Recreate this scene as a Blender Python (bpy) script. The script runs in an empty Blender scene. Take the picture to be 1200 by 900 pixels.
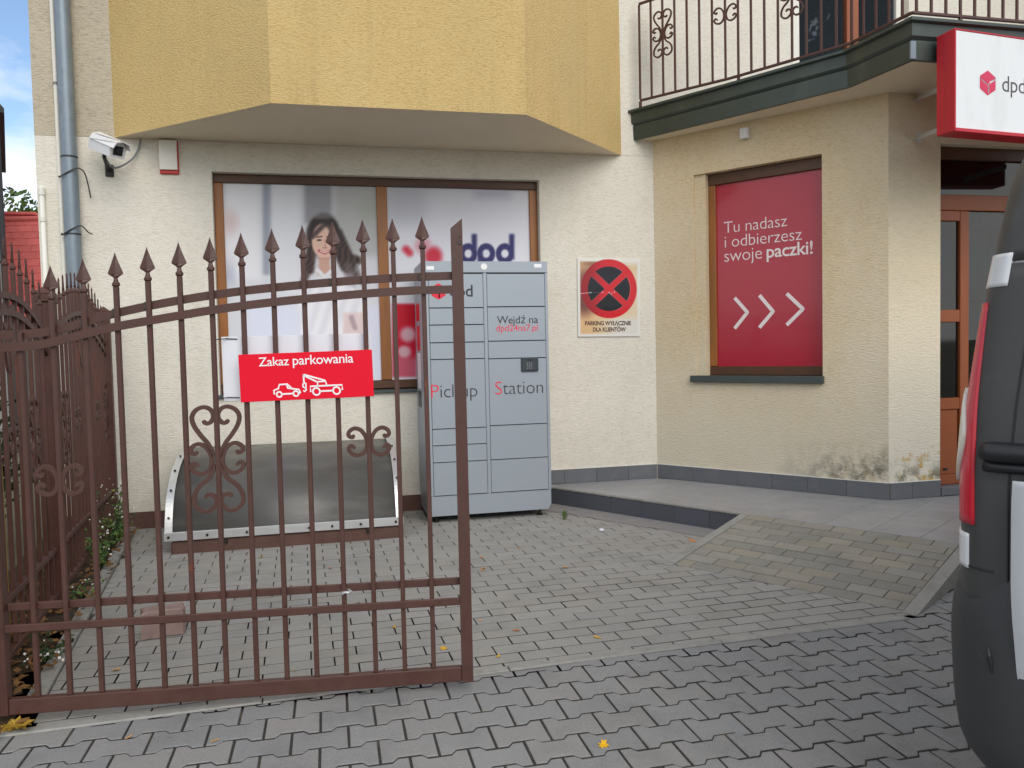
import bpy, bmesh, math, random
from mathutils import Vector as V, Matrix
random.seed(7)
sc = bpy.context.scene
COL = sc.collection

# ------------------------------------------------------------------ camera
F_PX = 927.9; PITCH = -.0447; ROLL = -.0222; YAW = .2254
CAM = V((0, 0, 1.36))
FWD = V((math.sin(YAW)*math.cos(PITCH), math.cos(YAW)*math.cos(PITCH), math.sin(PITCH)))
_r = V((math.cos(YAW), -math.sin(YAW), 0)); _u = _r.cross(FWD)
RGT = math.cos(ROLL)*_r + math.sin(ROLL)*_u
UPV = -math.sin(ROLL)*_r + math.cos(ROLL)*_u
cd = bpy.data.cameras.new('camera'); cam = bpy.data.objects.new('camera', cd); COL.objects.link(cam)
cd.sensor_width = 36; cd.lens = F_PX/1200*36; cd.clip_start = .05; cd.clip_end = 2000
M = Matrix((RGT, UPV, -FWD)).transposed().to_4x4(); M.translation = CAM
cam.matrix_world = M
sc.camera = cam

# ------------------------------------------------------------------ sky, sun, exposure
SUN_EL, SUN_AZ = math.radians(36), math.radians(168)     # azimuth clockwise from +Y
w = bpy.data.worlds.new('World'); sc.world = w; w.use_nodes = True
nt = w.node_tree; nt.nodes.clear()
sky = nt.nodes.new('ShaderNodeTexSky'); sky.sky_type = 'NISHITA'; sky.sun_disc = False
sky.sun_elevation = SUN_EL; sky.sun_rotation = SUN_AZ
sky.air_density = 1.0; sky.dust_density = .3; sky.ozone_density = 2.0
tc = nt.nodes.new('ShaderNodeTexCoord'); mp = nt.nodes.new('ShaderNodeMapping'); mp.inputs['Scale'].default_value = (1, 1, 2.4); mp.inputs['Location'].default_value = (.35, .1, .18)
nz = nt.nodes.new('ShaderNodeTexNoise'); nz.inputs['Scale'].default_value = 2.6; nz.inputs['Detail'].default_value = 7; nz.inputs['Roughness'].default_value = .55
cr = nt.nodes.new('ShaderNodeValToRGB'); cr.color_ramp.elements[0].position = .40; cr.color_ramp.elements[1].position = .57
mx = nt.nodes.new('ShaderNodeMix'); mx.data_type = 'RGBA'; mx.inputs[7].default_value = (7.6, 7.5, 7.4, 1)
bg = nt.nodes.new('ShaderNodeBackground'); bg.inputs['Strength'].default_value = .13
wo = nt.nodes.new('ShaderNodeOutputWorld')
L = nt.links.new
L(tc.outputs['Generated'], mp.inputs['Vector']); L(mp.outputs[0], nz.inputs['Vector']); L(nz.outputs['Fac'], cr.inputs[0])
L(cr.outputs[0], mx.inputs[0]); L(sky.outputs[0], mx.inputs[6]); L(mx.outputs[2], bg.inputs['Color']); L(bg.outputs[0], wo.inputs[0])
sl = bpy.data.lights.new('sun', 'SUN'); sl.energy = 1.35; sl.angle = math.radians(45); sl.color = (1, .94, .85)
so = bpy.data.objects.new('sun', sl); COL.objects.link(so)
sd = V((math.sin(SUN_AZ)*math.cos(SUN_EL), math.cos(SUN_AZ)*math.cos(SUN_EL), math.sin(SUN_EL)))
so.rotation_euler = sd.to_track_quat('Z', 'Y').to_euler(); so.location = (0, -6, 9)
sc.view_settings.view_transform = 'Standard'; sc.view_settings.look = 'None'; sc.view_settings.gamma = 1
sc.view_settings.exposure = 0.42; sc.view_settings.use_curve_mapping = False

# ------------------------------------------------------------------ measuring helpers (a photo pixel gives a direction)
def ray(x, y): return RGT*((x-600)/F_PX) - UPV*((y-450)/F_PX) + FWD
def gp(x, y, z=0):
    d = ray(x, y); return CAM + d*((z-CAM.z)/d.z)
def wp(x, y, Y):
    d = ray(x, y); return CAM + d*(Y/d.y)
def pp(x, y, p0, n):
    d = ray(x, y); return CAM + d*((p0-CAM).dot(n)/d.dot(n))
def lin(c): return tuple((v/12.92 if v <= .04045 else ((v+.055)/1.055)**2.4) for v in [a/255 for a in c])

# ------------------------------------------------------------------ object helpers
def link(name, me, parent=None, m=None):
    o = bpy.data.objects.new(name, me); COL.objects.link(o)
    if parent: o.parent = parent
    if m is not None and me is not None and len(me.materials) == 0: me.materials.append(m)
    return o
def empty(name, loc, label, cat, group=None):
    o = bpy.data.objects.new(name, None); COL.objects.link(o); o.location = loc; o.empty_display_size = .1
    return tag(o, label, cat, group)
def tag(o, label, cat, group=None):
    o['label'] = label; o['category'] = cat
    if group: o['group'] = group
    return o
def struct(o): o['kind'] = 'structure'; return o
def stuff(o): o['kind'] = 'stuff'; return o
class MB:
    """collects shapes for ONE mesh, world coordinates minus an origin"""
    def __init__(s): s.v = []; s.f = []; s.mi = []
    def add(s, vs, fs, mi=0):
        b = len(s.v); s.v += [tuple(v) for v in vs]; s.f += [tuple(i+b for i in f) for f in fs]; s.mi += [mi]*len(fs); return s
    def box(s, lo, hi, mi=0, fr=None):
        x0, y0, z0 = lo; x1, y1, z1 = hi
        vs = [V(p) for p in ((x0,y0,z0),(x1,y0,z0),(x1,y1,z0),(x0,y1,z0),(x0,y0,z1),(x1,y0,z1),(x1,y1,z1),(x0,y1,z1))]
        if fr: vs = [fr @ v for v in vs]
        return s.add(vs, [(0,3,2,1),(4,5,6,7),(0,1,5,4),(1,2,6,5),(2,3,7,6),(3,0,4,7)], mi)
    def bbox(s, lo, hi, b=.003, mi=0, fr=None):
        """box with chamfered edges"""
        x0, y0, z0 = lo; x1, y1, z1 = hi; b = min(b, (x1-x0)*.45, (y1-y0)*.45, (z1-z0)*.45)
        bm = bmesh.new(); bmesh.ops.create_cube(bm, size=1)
        for v in bm.verts: v.co = V(((x0+x1)/2+v.co.x*(x1-x0), (y0+y1)/2+v.co.y*(y1-y0), (z0+z1)/2+v.co.z*(z1-z0)))
        bmesh.ops.bevel(bm, geom=list(bm.edges), offset=b, segments=1, affect='EDGES')
        bm.verts.index_update()
        vs = [(fr @ v.co) if fr else v.co.copy() for v in bm.verts]
        s.add(vs, [[v.index for v in f.verts] for f in bm.faces], mi); bm.free(); return s
    def tube(s, pts, r, n=8, mi=0, caps=True):
        pts = [V(p) for p in pts]; rs = r if isinstance(r, (list, tuple)) else [r]*len(pts)
        b = len(s.v); prev = None
        for i, p in enumerate(pts):
            t = (pts[min(i+1, len(pts)-1)]-pts[max(i-1, 0)]).normalized()
            if prev is None: a = t.orthogonal().normalized()
            else: a = (prev - t*prev.dot(t)).normalized()
            prev = a; c = t.cross(a)
            for k in range(n):
                an = 2*math.pi*k/n; s.v.append(tuple(p+a*(math.cos(an)*rs[i])+c*(math.sin(an)*rs[i])))
        for i in range(len(pts)-1):
            for k in range(n):
                s.f.append((b+i*n+k, b+i*n+(k+1)%n, b+(i+1)*n+(k+1)%n, b+(i+1)*n+k)); s.mi.append(mi)
        if caps:
            s.f.append(tuple(b+k for k in reversed(range(n)))); s.f.append(tuple(b+(len(pts)-1)*n+k for k in range(n))); s.mi += [mi, mi]
        return s
    def ribbon(s, pts, nrm, th, dep, mi=0, taper=True):
        """flat bar swept along pts (3d) lying in a plane of normal nrm"""
        b = len(s.v); N = len(pts)
        for i, p in enumerate(pts):
            t = (pts[min(i+1, N-1)]-pts[max(i-1, 0)]).normalized(); q = nrm.cross(t).normalized()
            k = 1 if not taper else min(1, .55+.45*min(i, N-1-i)/3)
            for a, d in ((-1,-1),(1,-1),(1,1),(-1,1)): s.v.append(tuple(p+q*(a*th*k/2)+nrm*(d*dep/2)))
        for i in range(N-1):
            for k in range(4): s.f.append((b+i*4+k, b+i*4+(k+1)%4, b+(i+1)*4+(k+1)%4, b+(i+1)*4+k)); s.mi.append(mi)
        s.f += [(b+3,b+2,b+1,b), tuple(b+(N-1)*4+k for k in range(4))]; s.mi += [mi, mi]
        return s
    def prism(s, poly, off, mi=0):
        """polygon (3d points) extruded by off"""
        n = len(poly); a = [V(p) for p in poly]; c = [p+off for p in a]
        return s.add(a+c, [tuple(reversed(range(n))), tuple(range(n, 2*n))]+[(i, (i+1) % n, n+(i+1) % n, n+i) for i in range(n)], mi)
    def mesh(s, name, mats, origin=None, smooth=False):
        me = bpy.data.meshes.new(name); o = origin or V((0,0,0))
        me.from_pydata([V(v)-o for v in s.v], [], s.f)
        for m in (mats if isinstance(mats, (list, tuple)) else [mats]): me.materials.append(m)
        for p, i in zip(me.polygons, s.mi): p.material_index = i; p.use_smooth = smooth
        bm = bmesh.new(); bm.from_mesh(me); bmesh.ops.recalc_face_normals(bm, faces=bm.faces); bm.to_mesh(me); bm.free()
        me.update(); return me
    def obj(s, name, mats, parent=None, smooth=False, origin=None):
        pl = V((0,0,0))
        q = parent
        while q: pl = pl+q.location; q = q.parent
        if parent is None and origin is None:
            vs = s.v; origin = V((sum(v[0] for v in vs)/len(vs), sum(v[1] for v in vs)/len(vs), min(v[2] for v in vs)))
        o = link(name, s.mesh(name, mats, pl if parent else origin, smooth), parent)
        if not parent: o.location = origin
        return o
def frame(o, x, z=V((0,0,1))):
    """4x4 matrix: local x along x, local z along z, local y = z cross x (into the wall when x runs to the right)"""
    x = x.normalized(); y = z.cross(x).normalized(); zz = x.cross(y)
    m = Matrix((x, y, zz)).transposed().to_4x4(); m.translation = o; return m
def spline(pts, k=6):
    out = []; n = len(pts)
    for i in range(n-1):
        p0, p1, p2, p3 = pts[max(i-1,0)], pts[i], pts[i+1], pts[min(i+2,n-1)]
        for j in range(k):
            t = j/k; out.append(.5*((2*p1)+(p2-p0)*t+(2*p0-5*p1+4*p2-p3)*t*t+(3*p1-p0-3*p2+p3)*t**3))
    out.append(pts[-1]); return out
def interp(x, tab):
    if x <= tab[0][0]: return tab[0][1]
    for (a, b), (c, d) in zip(tab, tab[1:]):
        if x <= c:
            t = (x-a)/(c-a); return b+(d-b)*t
    return tab[-1][1]
def clip(poly, p, n):
    """keep the side of the line where (q-p).n >= 0 (2d)"""
    out = []
    for i in range(len(poly)):
        a, b = poly[i], poly[(i+1) % len(poly)]
        da = (a[0]-p[0])*n[0]+(a[1]-p[1])*n[1]; db = (b[0]-p[0])*n[0]+(b[1]-p[1])*n[1]
        if da >= 0: out.append(a)
        if da*db < 0:
            t = da/(da-db); out.append((a[0]+(b[0]-a[0])*t, a[1]+(b[1]-a[1])*t))
    return out
def slab(mb, poly, top, th, ch=.004, fr=None, mi=0):
    """paving piece: outline (2d, anticlockwise), chamfered top"""
    n = len(poly); cx = sum(p[0] for p in poly)/n; cy = sum(p[1] for p in poly)/n
    ins = []
    for i in range(n):
        a, b, c = V(poly[i-1]), V(poly[i]), V(poly[(i+1) % n])
        e1 = (b-a); e2 = (c-b)
        if e1.length < 1e-6 or e2.length < 1e-6: ins.append(b); continue
        n1 = V((-e1.y, e1.x)).normalized(); n2 = V((-e2.y, e2.x)).normalized(); m = n1+n2
        if m.length < 1e-4: m = n1
        m = m/max(m.dot(n1), .35) if m.dot(n1) > .2 else n1
        ins.append(b+m*ch)
    vs = [V((p[0], p[1], top)) for p in ins]+[V((p[0], p[1], top-ch)) for p in poly]+[V((p[0], p[1], top-th)) for p in poly]
    if fr: vs = [fr @ v for v in vs]
    fs = [tuple(range(n))]
    for i in range(n):
        j = (i+1) % n; fs += [(i, n+i, n+j, j), (n+i, 2*n+i, 2*n+j, n+j)]
    mb.add(vs, fs, mi)

# ------------------------------------------------------------------ materials
def mat(name, col, rough=.6, metal=0, spec=.5, **k):
    """k: var (colour variation), vs (its scale), stretch (x,y,z), bump, bs (scale), bstretch, rnd (per piece variation), coat, trans, dirt=(col, scale, amount)"""
    m = bpy.data.materials.new(name); m.use_nodes = True; t = m.node_tree; b = t.nodes['Principled BSDF']
    c = lin(col); b.inputs['Base Color'].default_value = (*c, 1); b.inputs['Roughness'].default_value = rough
    b.inputs['Metallic'].default_value = metal; b.inputs['Specular IOR Level'].default_value = spec
    if k.get('coat'): b.inputs['Coat Weight'].default_value = k['coat']; b.inputs['Coat Roughness'].default_value = .06
    if k.get('trans'): b.inputs['Transmission Weight'].default_value = k['trans']; b.inputs['IOR'].default_value = 1.45
    N = t.nodes.new; L = t.links.new
    co = N('ShaderNodeNewGeometry').outputs['Position'] if k.get('world') else N('ShaderNodeTexCoord').outputs['Object']
    cur = None
    def rgb(c_): n = N('ShaderNodeRGB'); n.outputs[0].default_value = (*c_, 1); return n.outputs[0]
    def noise(scale, stretch, detail=4, rough_=.6):
        mp = N('ShaderNodeMapping'); mp.inputs['Scale'].default_value = stretch; L(co, mp.inputs[0])
        if k.get('shift'):
            oi = N('ShaderNodeObjectInfo'); mm = N('ShaderNodeVectorMath'); mm.operation = 'SCALE'
            cmb = N('ShaderNodeCombineXYZ'); L(oi.outputs['Random'], cmb.inputs[0]); L(oi.outputs['Random'], cmb.inputs[1]); L(oi.outputs['Random'], cmb.inputs[2])
            L(cmb.outputs[0], mm.inputs[0]); mm.inputs['Scale'].default_value = 37.; L(mm.outputs[0], mp.inputs['Location'])
        n = N('ShaderNodeTexNoise'); n.inputs['Scale'].default_value = scale; n.inputs['Detail'].default_value = detail; n.inputs['Roughness'].default_value = rough_
        L(mp.outputs[0], n.inputs['Vector']); return n.outputs['Fac']
    def mixc(fac, a, bb, mode='MIX'):
        n = N('ShaderNodeMix'); n.data_type = 'RGBA'; n.blend_type = mode
        if isinstance(fac, float): n.inputs[0].default_value = fac
        else: L(fac, n.inputs[0])
        L(a, n.inputs[6]); L(bb, n.inputs[7]); return n.outputs[2]
    def remap(s, a, bb, lo, hi):
        n = N('ShaderNodeMapRange'); n.inputs[1].default_value = a; n.inputs[2].default_value = bb; n.inputs[3].default_value = lo; n.inputs[4].default_value = hi
        L(s, n.inputs[0]); return n.outputs[0]
    cur = rgb(c)
    def scale_by(cur, f):
        n = N('ShaderNodeVectorMath'); n.operation = 'SCALE'; L(cur, n.inputs[0]); L(f, n.inputs['Scale']); return n.outputs[0]
    if k.get('var'):
        f = noise(k.get('vs', 4.), k.get('stretch', (1,1,1)), 5); cur = scale_by(cur, remap(f, .25, .75, 1-k['var'], 1+k['var']))
    if k.get('rnd'):
        oi = N('ShaderNodeObjectInfo').outputs['Random']; isl = N('ShaderNodeNewGeometry').outputs['Random Per Island']
        ad = N('ShaderNodeMath'); ad.operation = 'ADD'; L(oi, ad.inputs[0]); L(isl, ad.inputs[1])
        fr = N('ShaderNodeMath'); fr.operation = 'FRACT'; L(ad.outputs[0], fr.inputs[0])
        cur = scale_by(cur, remap(fr.outputs[0], 0, 1, 1-k['rnd'], 1+k['rnd']))
        if k.get('rcol'):
            m7 = N('ShaderNodeMath'); m7.operation = 'MULTIPLY'; L(fr.outputs[0], m7.inputs[0]); m7.inputs[1].default_value = 7.31
            f7 = N('ShaderNodeMath'); f7.operation = 'FRACT'; L(m7.outputs[0], f7.inputs[0])
            cur = mixc(remap(f7.outputs[0], .35, 1., 0, k.get('rcamt', .8)), cur, rgb(lin(k['rcol'])))
    for dc, ds, lo, hi, amt, st in k.get('dirt', []):
        cur = mixc(remap(noise(ds, st, 6, .65), lo, hi, 0, amt), cur, rgb(lin(dc)))
    for dc, axis, a0, a1, ds, lo, hi, amt in k.get('low', []):     # dirt confined to a band of world height with a ragged edge
        sx = N('ShaderNodeSeparateXYZ'); L(N('ShaderNodeNewGeometry').outputs['Position'], sx.inputs[0])
        band = remap(sx.outputs[2], a0, a1, 1, 0)
        if axis:
            bx = remap(sx.outputs[0], axis[0], axis[1], 0, 1); mu = N('ShaderNodeMath'); mu.operation = 'MULTIPLY'; L(band, mu.inputs[0]); L(bx, mu.inputs[1]); band = mu.outputs[0]
        mu = N('ShaderNodeMath'); mu.operation = 'MULTIPLY'; L(band, mu.inputs[0]); L(remap(noise(ds, (1,1,1), 7, .7), lo, hi, 0, amt), mu.inputs[1])
        cur = mixc(mu.outputs[0], cur, rgb(lin(dc)))
    L(cur, b.inputs['Base Color'])
    if k.get('rvar'):
        L(remap(noise(k.get('rvs', 6.), (1,1,1)), .3, .7, rough-k['rvar'], rough+k['rvar']), b.inputs['Roughness'])
    if k.get('bump'):
        bp = N('ShaderNodeBump'); bp.inputs['Strength'].default_value = k.get('bst', .6); bp.inputs['Distance'].default_value = k['bump']
        h = noise(k.get('bs', 60.), k.get('bstretch', (1,1,1)), k.get('bd', 3), .6)
        L(h, bp.inputs['Height']); L(bp.outputs[0], b.inputs['Normal'])
    return m
HS = (.28, .28, 1.0)
PL = dict(bump=.008, bs=115., bstretch=(.30,.30,1.), bst=.8, bd=3, world=1)
m_wall = mat('plaster_white', (226,221,208), .95, spec=.15, var=.03, vs=1.3, dirt=[((186,178,160), 5., .55, .8, .18, (1,1,.10)), ((186,180,164), 90., .47, .72, .5, (.30,.30,1.)), ((170,166,150), 2.2, .5, .9, .25, (1,1,1))], low=[((165,160,145), None, .2, .9, 3., .4, .8, .35)], **PL)
m_wallup = mat('plaster_grey', (190,180,160), .95, spec=.15, var=.07, vs=1.5, dirt=[((140,130,112), 90., .47, .72, .65, (.30,.30,1.))], **PL)
m_bay = mat('plaster_ochre', (206,179,124), .95, spec=.15, var=.06, vs=1.6, dirt=[((168,146,100), 6., .52, .8, .45, (1,1,.08)), ((150,122,68), 105., .48, .72, .5, (.42,.42,1.)), ((196,178,134), 1.2, .5, .8, .5, (1,1,1))], bump=.008, bs=105., bstretch=(.42,.42,1.), bst=.85, bd=3, world=1)
m_diag = mat('plaster_cream', (218,198,162), .95, spec=.15, var=.05, vs=1.4, dirt=[((178,156,116), 90., .47, .72, .65, (.30,.30,1.)), ((226,216,196), .9, .42, .7, .7, (1,1,.6))],
             low=[((214,208,190), None, .3, 1.7, .8, .1, .5, .8), ((66,64,54), (3.55,4.0), .33, .60, 9., .42, .60, .95), ((176,150,82), (3.75,4.1), .3, .62, 13., .52, .62, .6)], **PL)
m_ent = mat('plaster_corner', (222,208,180), .95, spec=.15, var=.05, vs=1.4, dirt=[((178,160,124), 110., .5, .75, .4, (.30,.30,1.))],
             low=[((226,222,208), None, .3, 1.9, .8, .1, .4, .9), ((92,86,62), (4.0,4.2), .32, .48, 10., .42, .58, .8), ((196,160,74), (4.0,4.2), .42, .64, 12., .54, .60, .9)], **PL)
m_soffit = mat('plaster_soffit', (224,212,188), .95, spec=.15, var=.05, vs=2, bump=.006, bs=60., bstretch=(.4,1,1), bst=.6, world=1)
m_tile = mat('granite_tile', (98,101,106), .55, rnd=.10, var=.12, vs=160., dirt=[((132,134,136), 9., .5, .8, .35, (1,1,1))], world=1)
m_floor = mat('floor_tile', (146,147,150), .42, rnd=.06, var=.06, vs=120., dirt=[((176,174,170), 2.5, .5, .8, .5, (1,1,1)), ((112,112,112), 6., .55, .8, .5, (1,1,1))], rvar=.1, world=1)
m_riser = mat('riser_tile', (82,84,92), .5, rnd=.06, var=.14, vs=190., world=1)
m_joint = mat('joint_sand', (72,69,65), .95, spec=.1, var=.25, vs=40., world=1)
m_jointd = mat('joint_sand_dark', (62,60,57), .95, spec=.1, var=.35, vs=60., dirt=[((112,102,84), 5., .55, .72, .6, (1,1,1)), ((70,78,48), 9., .62, .72, .6, (1,1,1))], world=1)
m_brick = mat('paving_brick', (150,149,145), .85, spec=.25, rnd=.05, rcol=(148,144,135), rcamt=.5, var=.10, vs=90., dirt=[((112,112,108), 3., .5, .75, .5, (1,1,1)), ((172,172,168), 260., .56, .7, .6, (1,1,1)), ((98,98,96), 200., .56, .7, .5, (1,1,1))], bump=.002, bs=260., bst=.5, world=1)
m_rbrick = mat('ramp_brick', (140,138,131), .85, spec=.25, rnd=.12, rcol=(156,147,130), rcamt=.5, var=.10, vs=90., dirt=[((110,108,102), 4., .5, .75, .5, (1,1,1))], bump=.002, bs=260., bst=.5, world=1)
m_beh = mat('paver_concrete', (136,137,137), .85, spec=.3, rnd=.05, rcol=(146,142,138), rcamt=.6, var=.12, vs=120., dirt=[((98,97,96), 2.6, .48, .75, .5, (1,1,1)), ((158,156,150), 1.1, .5, .75, .4, (1,1,1)), ((70,68,66), 14., .66, .74, .5, (1,1,1)), ((176,176,176), 330., .56, .68, .8, (1,1,1)), ((78,80,82), 260., .54, .68, .6, (1,1,1))], bump=.0025, bs=380., bst=.7, world=1)
m_edge = mat('edging_concrete', (150,149,144), .9, spec=.2, rnd=.06, var=.12, vs=30., dirt=[((108,106,96), 7., .5, .75, .6, (1,1,1))], bump=.002, bs=200., world=1)
m_mortar = mat('mortar', (134,132,132), .85, spec=.25, var=.12, vs=14., dirt=[((146,142,134), 5., .5, .7, .5, (1,1,1))], bump=.003, bs=70., world=1)
m_ground = mat('bare_ground', (104,98,82), .95, spec=.1, var=.3, vs=1.2, bump=.02, bs=12., world=1)
m_soil = mat('soil', (70,60,48), .95, spec=.1, var=.35, vs=22., bump=.02, bs=40., world=1)
m_iron = mat('painted_iron', (78,49,42), .5, spec=.5, var=.14, vs=9., rvar=.12, rvs=18., dirt=[((70,40,34), 14., .56, .74, .6, (1,1,1)), ((104,66,56), 30., .62, .78, .4, (1,1,1)), ((120,62,34), 5., .66, .74, .5, (1,1,1))], bump=.0008, bs=180., bst=.5, world=1)
m_iron2 = mat('fence_iron', (82,51,44), .55, spec=.4, var=.15, vs=9., dirt=[((112,62,40), 6., .55, .72, .6, (1,1,.4)), ((60,36,32), 12., .55, .75, .6, (1,1,1))], bump=.0008, bs=160., world=1)
m_weld = mat('bare_weld', (70,62,58), .5, metal=.5, var=.3, vs=60.)
m_rail = mat('railing_iron', (78,46,40), .5, var=.12, vs=12., world=1)
m_red = mat('sign_red', (228,6,42), .45, spec=.25)
m_white = mat('sign_white', (238,238,240), .35, var=.02, vs=5.)
m_wboard = mat('white_board', (228,230,238), .4, var=.03, vs=4.)
m_filmred = mat('window_film_red', (172,26,50), .25, spec=.5, coat=.3, var=.05, vs=1.6)
m_filmtxt = mat('window_film_text', (236,222,222), .3)
m_wood = mat('frame_brown', (146,90,36), .42, var=.25, vs=16., stretch=(1,1,.12), bump=.0008, bs=90., bstretch=(1,1,.1))
m_woodh = mat('frame_brown_head', (84,52,30), .45, var=.2, vs=16., stretch=(.12,1,1))
m_door = mat('door_brown', (142,76,38), .42, var=.10, vs=10., stretch=(1,1,.2))
m_green = mat('fascia_green', (62,72,68), .42, metal=.2, var=.12, vs=6., dirt=[((94,100,96), 5., .55, .8, .5, (1,1,.4))])
m_sill = mat('sill_green', (70,80,78), .4, metal=.2, var=.1, vs=8.)
m_locker = mat('locker_grey', (156,164,172), .42, metal=.15, spec=.5, var=.02, vs=2.)
m_lockd = mat('locker_gap', (60,66,74), .6)
m_black = mat('black_plastic', (26,28,32), .45)
m_keypad = mat('keypad', (54,62,68), .35, coat=.2)
m_txt = mat('text_dark', (44,46,56), .5)
m_txtred = mat('text_red', (232,40,70), .5)
m_logo = mat('logo_red', (222,22,56), .4)
m_alu = mat('aluminium', (208,210,210), .35, metal=.6, var=.08, vs=9.)
m_poly = mat('smoked_sheet', (84,83,80), .36, spec=.5, var=.06, vs=2., stretch=(.25,1,3.), rvar=.08, dirt=[((140,136,128), 3., .52, .75, .4, (.4,1,2.))])
m_screw = mat('screw', (52,50,48), .5, metal=.6)
m_kerbbr = mat('brown_concrete', (98,74,68), .9, spec=.15, var=.2, vs=9., bump=.005, bs=50., world=1)
m_zinc = mat('zinc_pipe', (126,138,148), .45, metal=.35, var=.10, vs=7., dirt=[((100,110,120), 30., .56, .7, .6, (1,1,.4))])
m_pvc = mat('white_pvc', (226,224,214), .45, var=.04, vs=5.)
m_cctv = mat('cctv_white', (222,222,222), .35)
m_glassd = mat('dark_glass', (14,16,18), .04, spec=.7)
m_glass = mat('clear_glass', (225,232,230), .01, trans=1.)
m_room = mat('dark_room', (88,80,70), .9)
m_room2 = mat('room_wall', (120,112,96), .9)
m_vanw = mat('van_white', (214,218,222), .3, coat=.5, dirt=[((180,180,176), 8., .5, .8, .3, (1,1,1))])
m_vand = mat('van_dark_trim', (62,63,63), .45, var=.08, vs=9., dirt=[((88,90,90), 14., .55, .8, .45, (1,1,1))], bump=.0006, bs=500.)
m_vanb = mat('van_bumper', (52,54,56), .55, var=.06, vs=6., dirt=[((84,86,90), 30., .66, .8, .4, (1,1,1))], bump=.0008, bs=600.)
m_vang = mat('van_glass', (40,46,50), .06, spec=.6)
m_lampr = mat('tail_lamp_red', (196,26,50), .25, coat=.3, var=.1, vs=40., stretch=(1,1,.3))
m_lampc = mat('tail_lamp_clear', (206,200,190), .1, coat=1.)
m_rubber = mat('tyre', (28,28,30), .85)
m_rim = mat('rim', (150,152,156), .35, metal=.7)
m_roofred = mat('red_shingle', (208,106,100), .8, rnd=.1, var=.12, vs=8., world=1)
m_darkh = mat('dark_eave', (46,46,50), .7)
m_greyh = mat('far_wall', (150,148,146), .9, var=.06)
m_yellow = mat('yellow_paint', (222,176,28), .5, var=.06)
m_block = mat('red_block', (146,124,119), .9, spec=.2, var=.15, vs=20., bump=.004, bs=60.)
def leafmat(name, col, rc): return mat(name, col, .65, spec=.3, rnd=.35, rcol=rc, rcamt=.8)
m_leaf = leafmat('green_leaf', (64,92,42), (110,118,50))
m_leafd = leafmat('dark_leaf', (44,62,38), (70,80,44))
m_litter = leafmat('leaf_litter', (128,92,52), (96,70,44))
m_lyel = leafmat('yellow_leaf', (206,160,30), (150,124,44))
m_lbrn = leafmat('brown_leaf', (186,124,62), (214,176,110))
m_petal = mat('white_petal', (228,226,222), .7)
m_bark = mat('bark', (84,72,58), .9, var=.2, vs=14., bump=.01, bs=30.)
m_grey = mat('grey_plastic', (126,128,130), .5)
m_wire = mat('cable_tie', (44,44,44), .5)

def vcol_mat(name, rough=.3, coat=.4):
    m = bpy.data.materials.new(name); m.use_nodes = True; t = m.node_tree; b = t.nodes['Principled BSDF']
    a = t.nodes.new('ShaderNodeVertexColor'); a.layer_name = 'print'; t.links.new(a.outputs[0], b.inputs['Base Color'])
    b.inputs['Specular IOR Level'].default_value = .2; b.inputs['Roughness'].default_value = rough; b.inputs['Coat Weight'].default_value = coat; b.inputs['Coat Roughness'].default_value = .08; return m
def print_sheet(name, fr, w_, h_, nx, ny, fn, m, parent, th=.002):
    """a thin printed sheet: colour of the print per vertex; fn(u, v) in metres from lower left"""
    vs = []; fs = []; cs = []
    for j in range(ny+1):
        for i in range(nx+1):
            u, v = w_*i/nx, h_*j/ny; vs.append(fr @ V((u, -th, v))); cs.append((*lin(fn(u, v)), 1))
    for j in range(ny):
        for i in range(nx):
            a = j*(nx+1)+i; fs.append((a, a+1, a+nx+2, a+nx+1))
    pl = V((0,0,0)); q = parent
    while q: pl = pl+q.location; q = q.parent
    me = bpy.data.meshes.new(name); me.from_pydata([v-pl for v in vs], [], fs)
    at = me.color_attributes.new('print', 'FLOAT_COLOR', 'POINT')
    for i, c in enumerate(cs): at.data[i].color = c
    me.materials.append(m); me.update()
    return link(name, me, parent)
def text(name, body, fr, x0, x1, zb, m, parent, off=0., push=.0015, space=.96, hgt=None, first=None, zk=1.):
    """lettering laid on a plane: fr maps (x, depth, z); fitted between x0 and x1 on baseline zb"""
    cu = bpy.data.curves.new(name, 'FONT'); cu.body = body; cu.size = 1; cu.offset = off; cu.space_character = space; cu.resolution_u = 3
    o = bpy.data.objects.new('tmp_text', cu); COL.objects.link(o); bpy.context.view_layer.update()
    me = bpy.data.meshes.new_from_object(o.evaluated_get(bpy.context.evaluated_depsgraph_get()))
    bpy.data.objects.remove(o); bpy.data.curves.remove(cu)
    xs = [v.co.x for v in me.vertices]; a, b = min(xs), max(xs); s = (x1-x0)/(b-a); sz = s if hgt is None else hgt/.7
    pl = V((0,0,0)); q = parent
    while q: pl = pl+q.location; q = q.parent
    me.name = name; me.materials.clear(); me.materials.append(m)
    for p in me.polygons: p.material_index = 0
    if first:
        me.materials.append(first[0]); lim = a+(b-a)*first[1]
        for p in me.polygons:
            if p.center.x < lim: p.material_index = 1
    for v in me.vertices: v.co = (fr @ V((x0+(v.co.x-a)*s, -push, zb+v.co.y*sz*zk)))-pl
    return link(name, me, parent)

# ================================================================== GROUND
WY = 6.72                                   # plane of the main facade
o = MB().add([(-600,-600,-.09),(600,-600,-.09),(600,600,-.09),(-600,600,-.09)], [(0,1,2,3)]).obj('ground', m_ground, origin=V((0,0,-.09))); struct(o)
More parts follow.
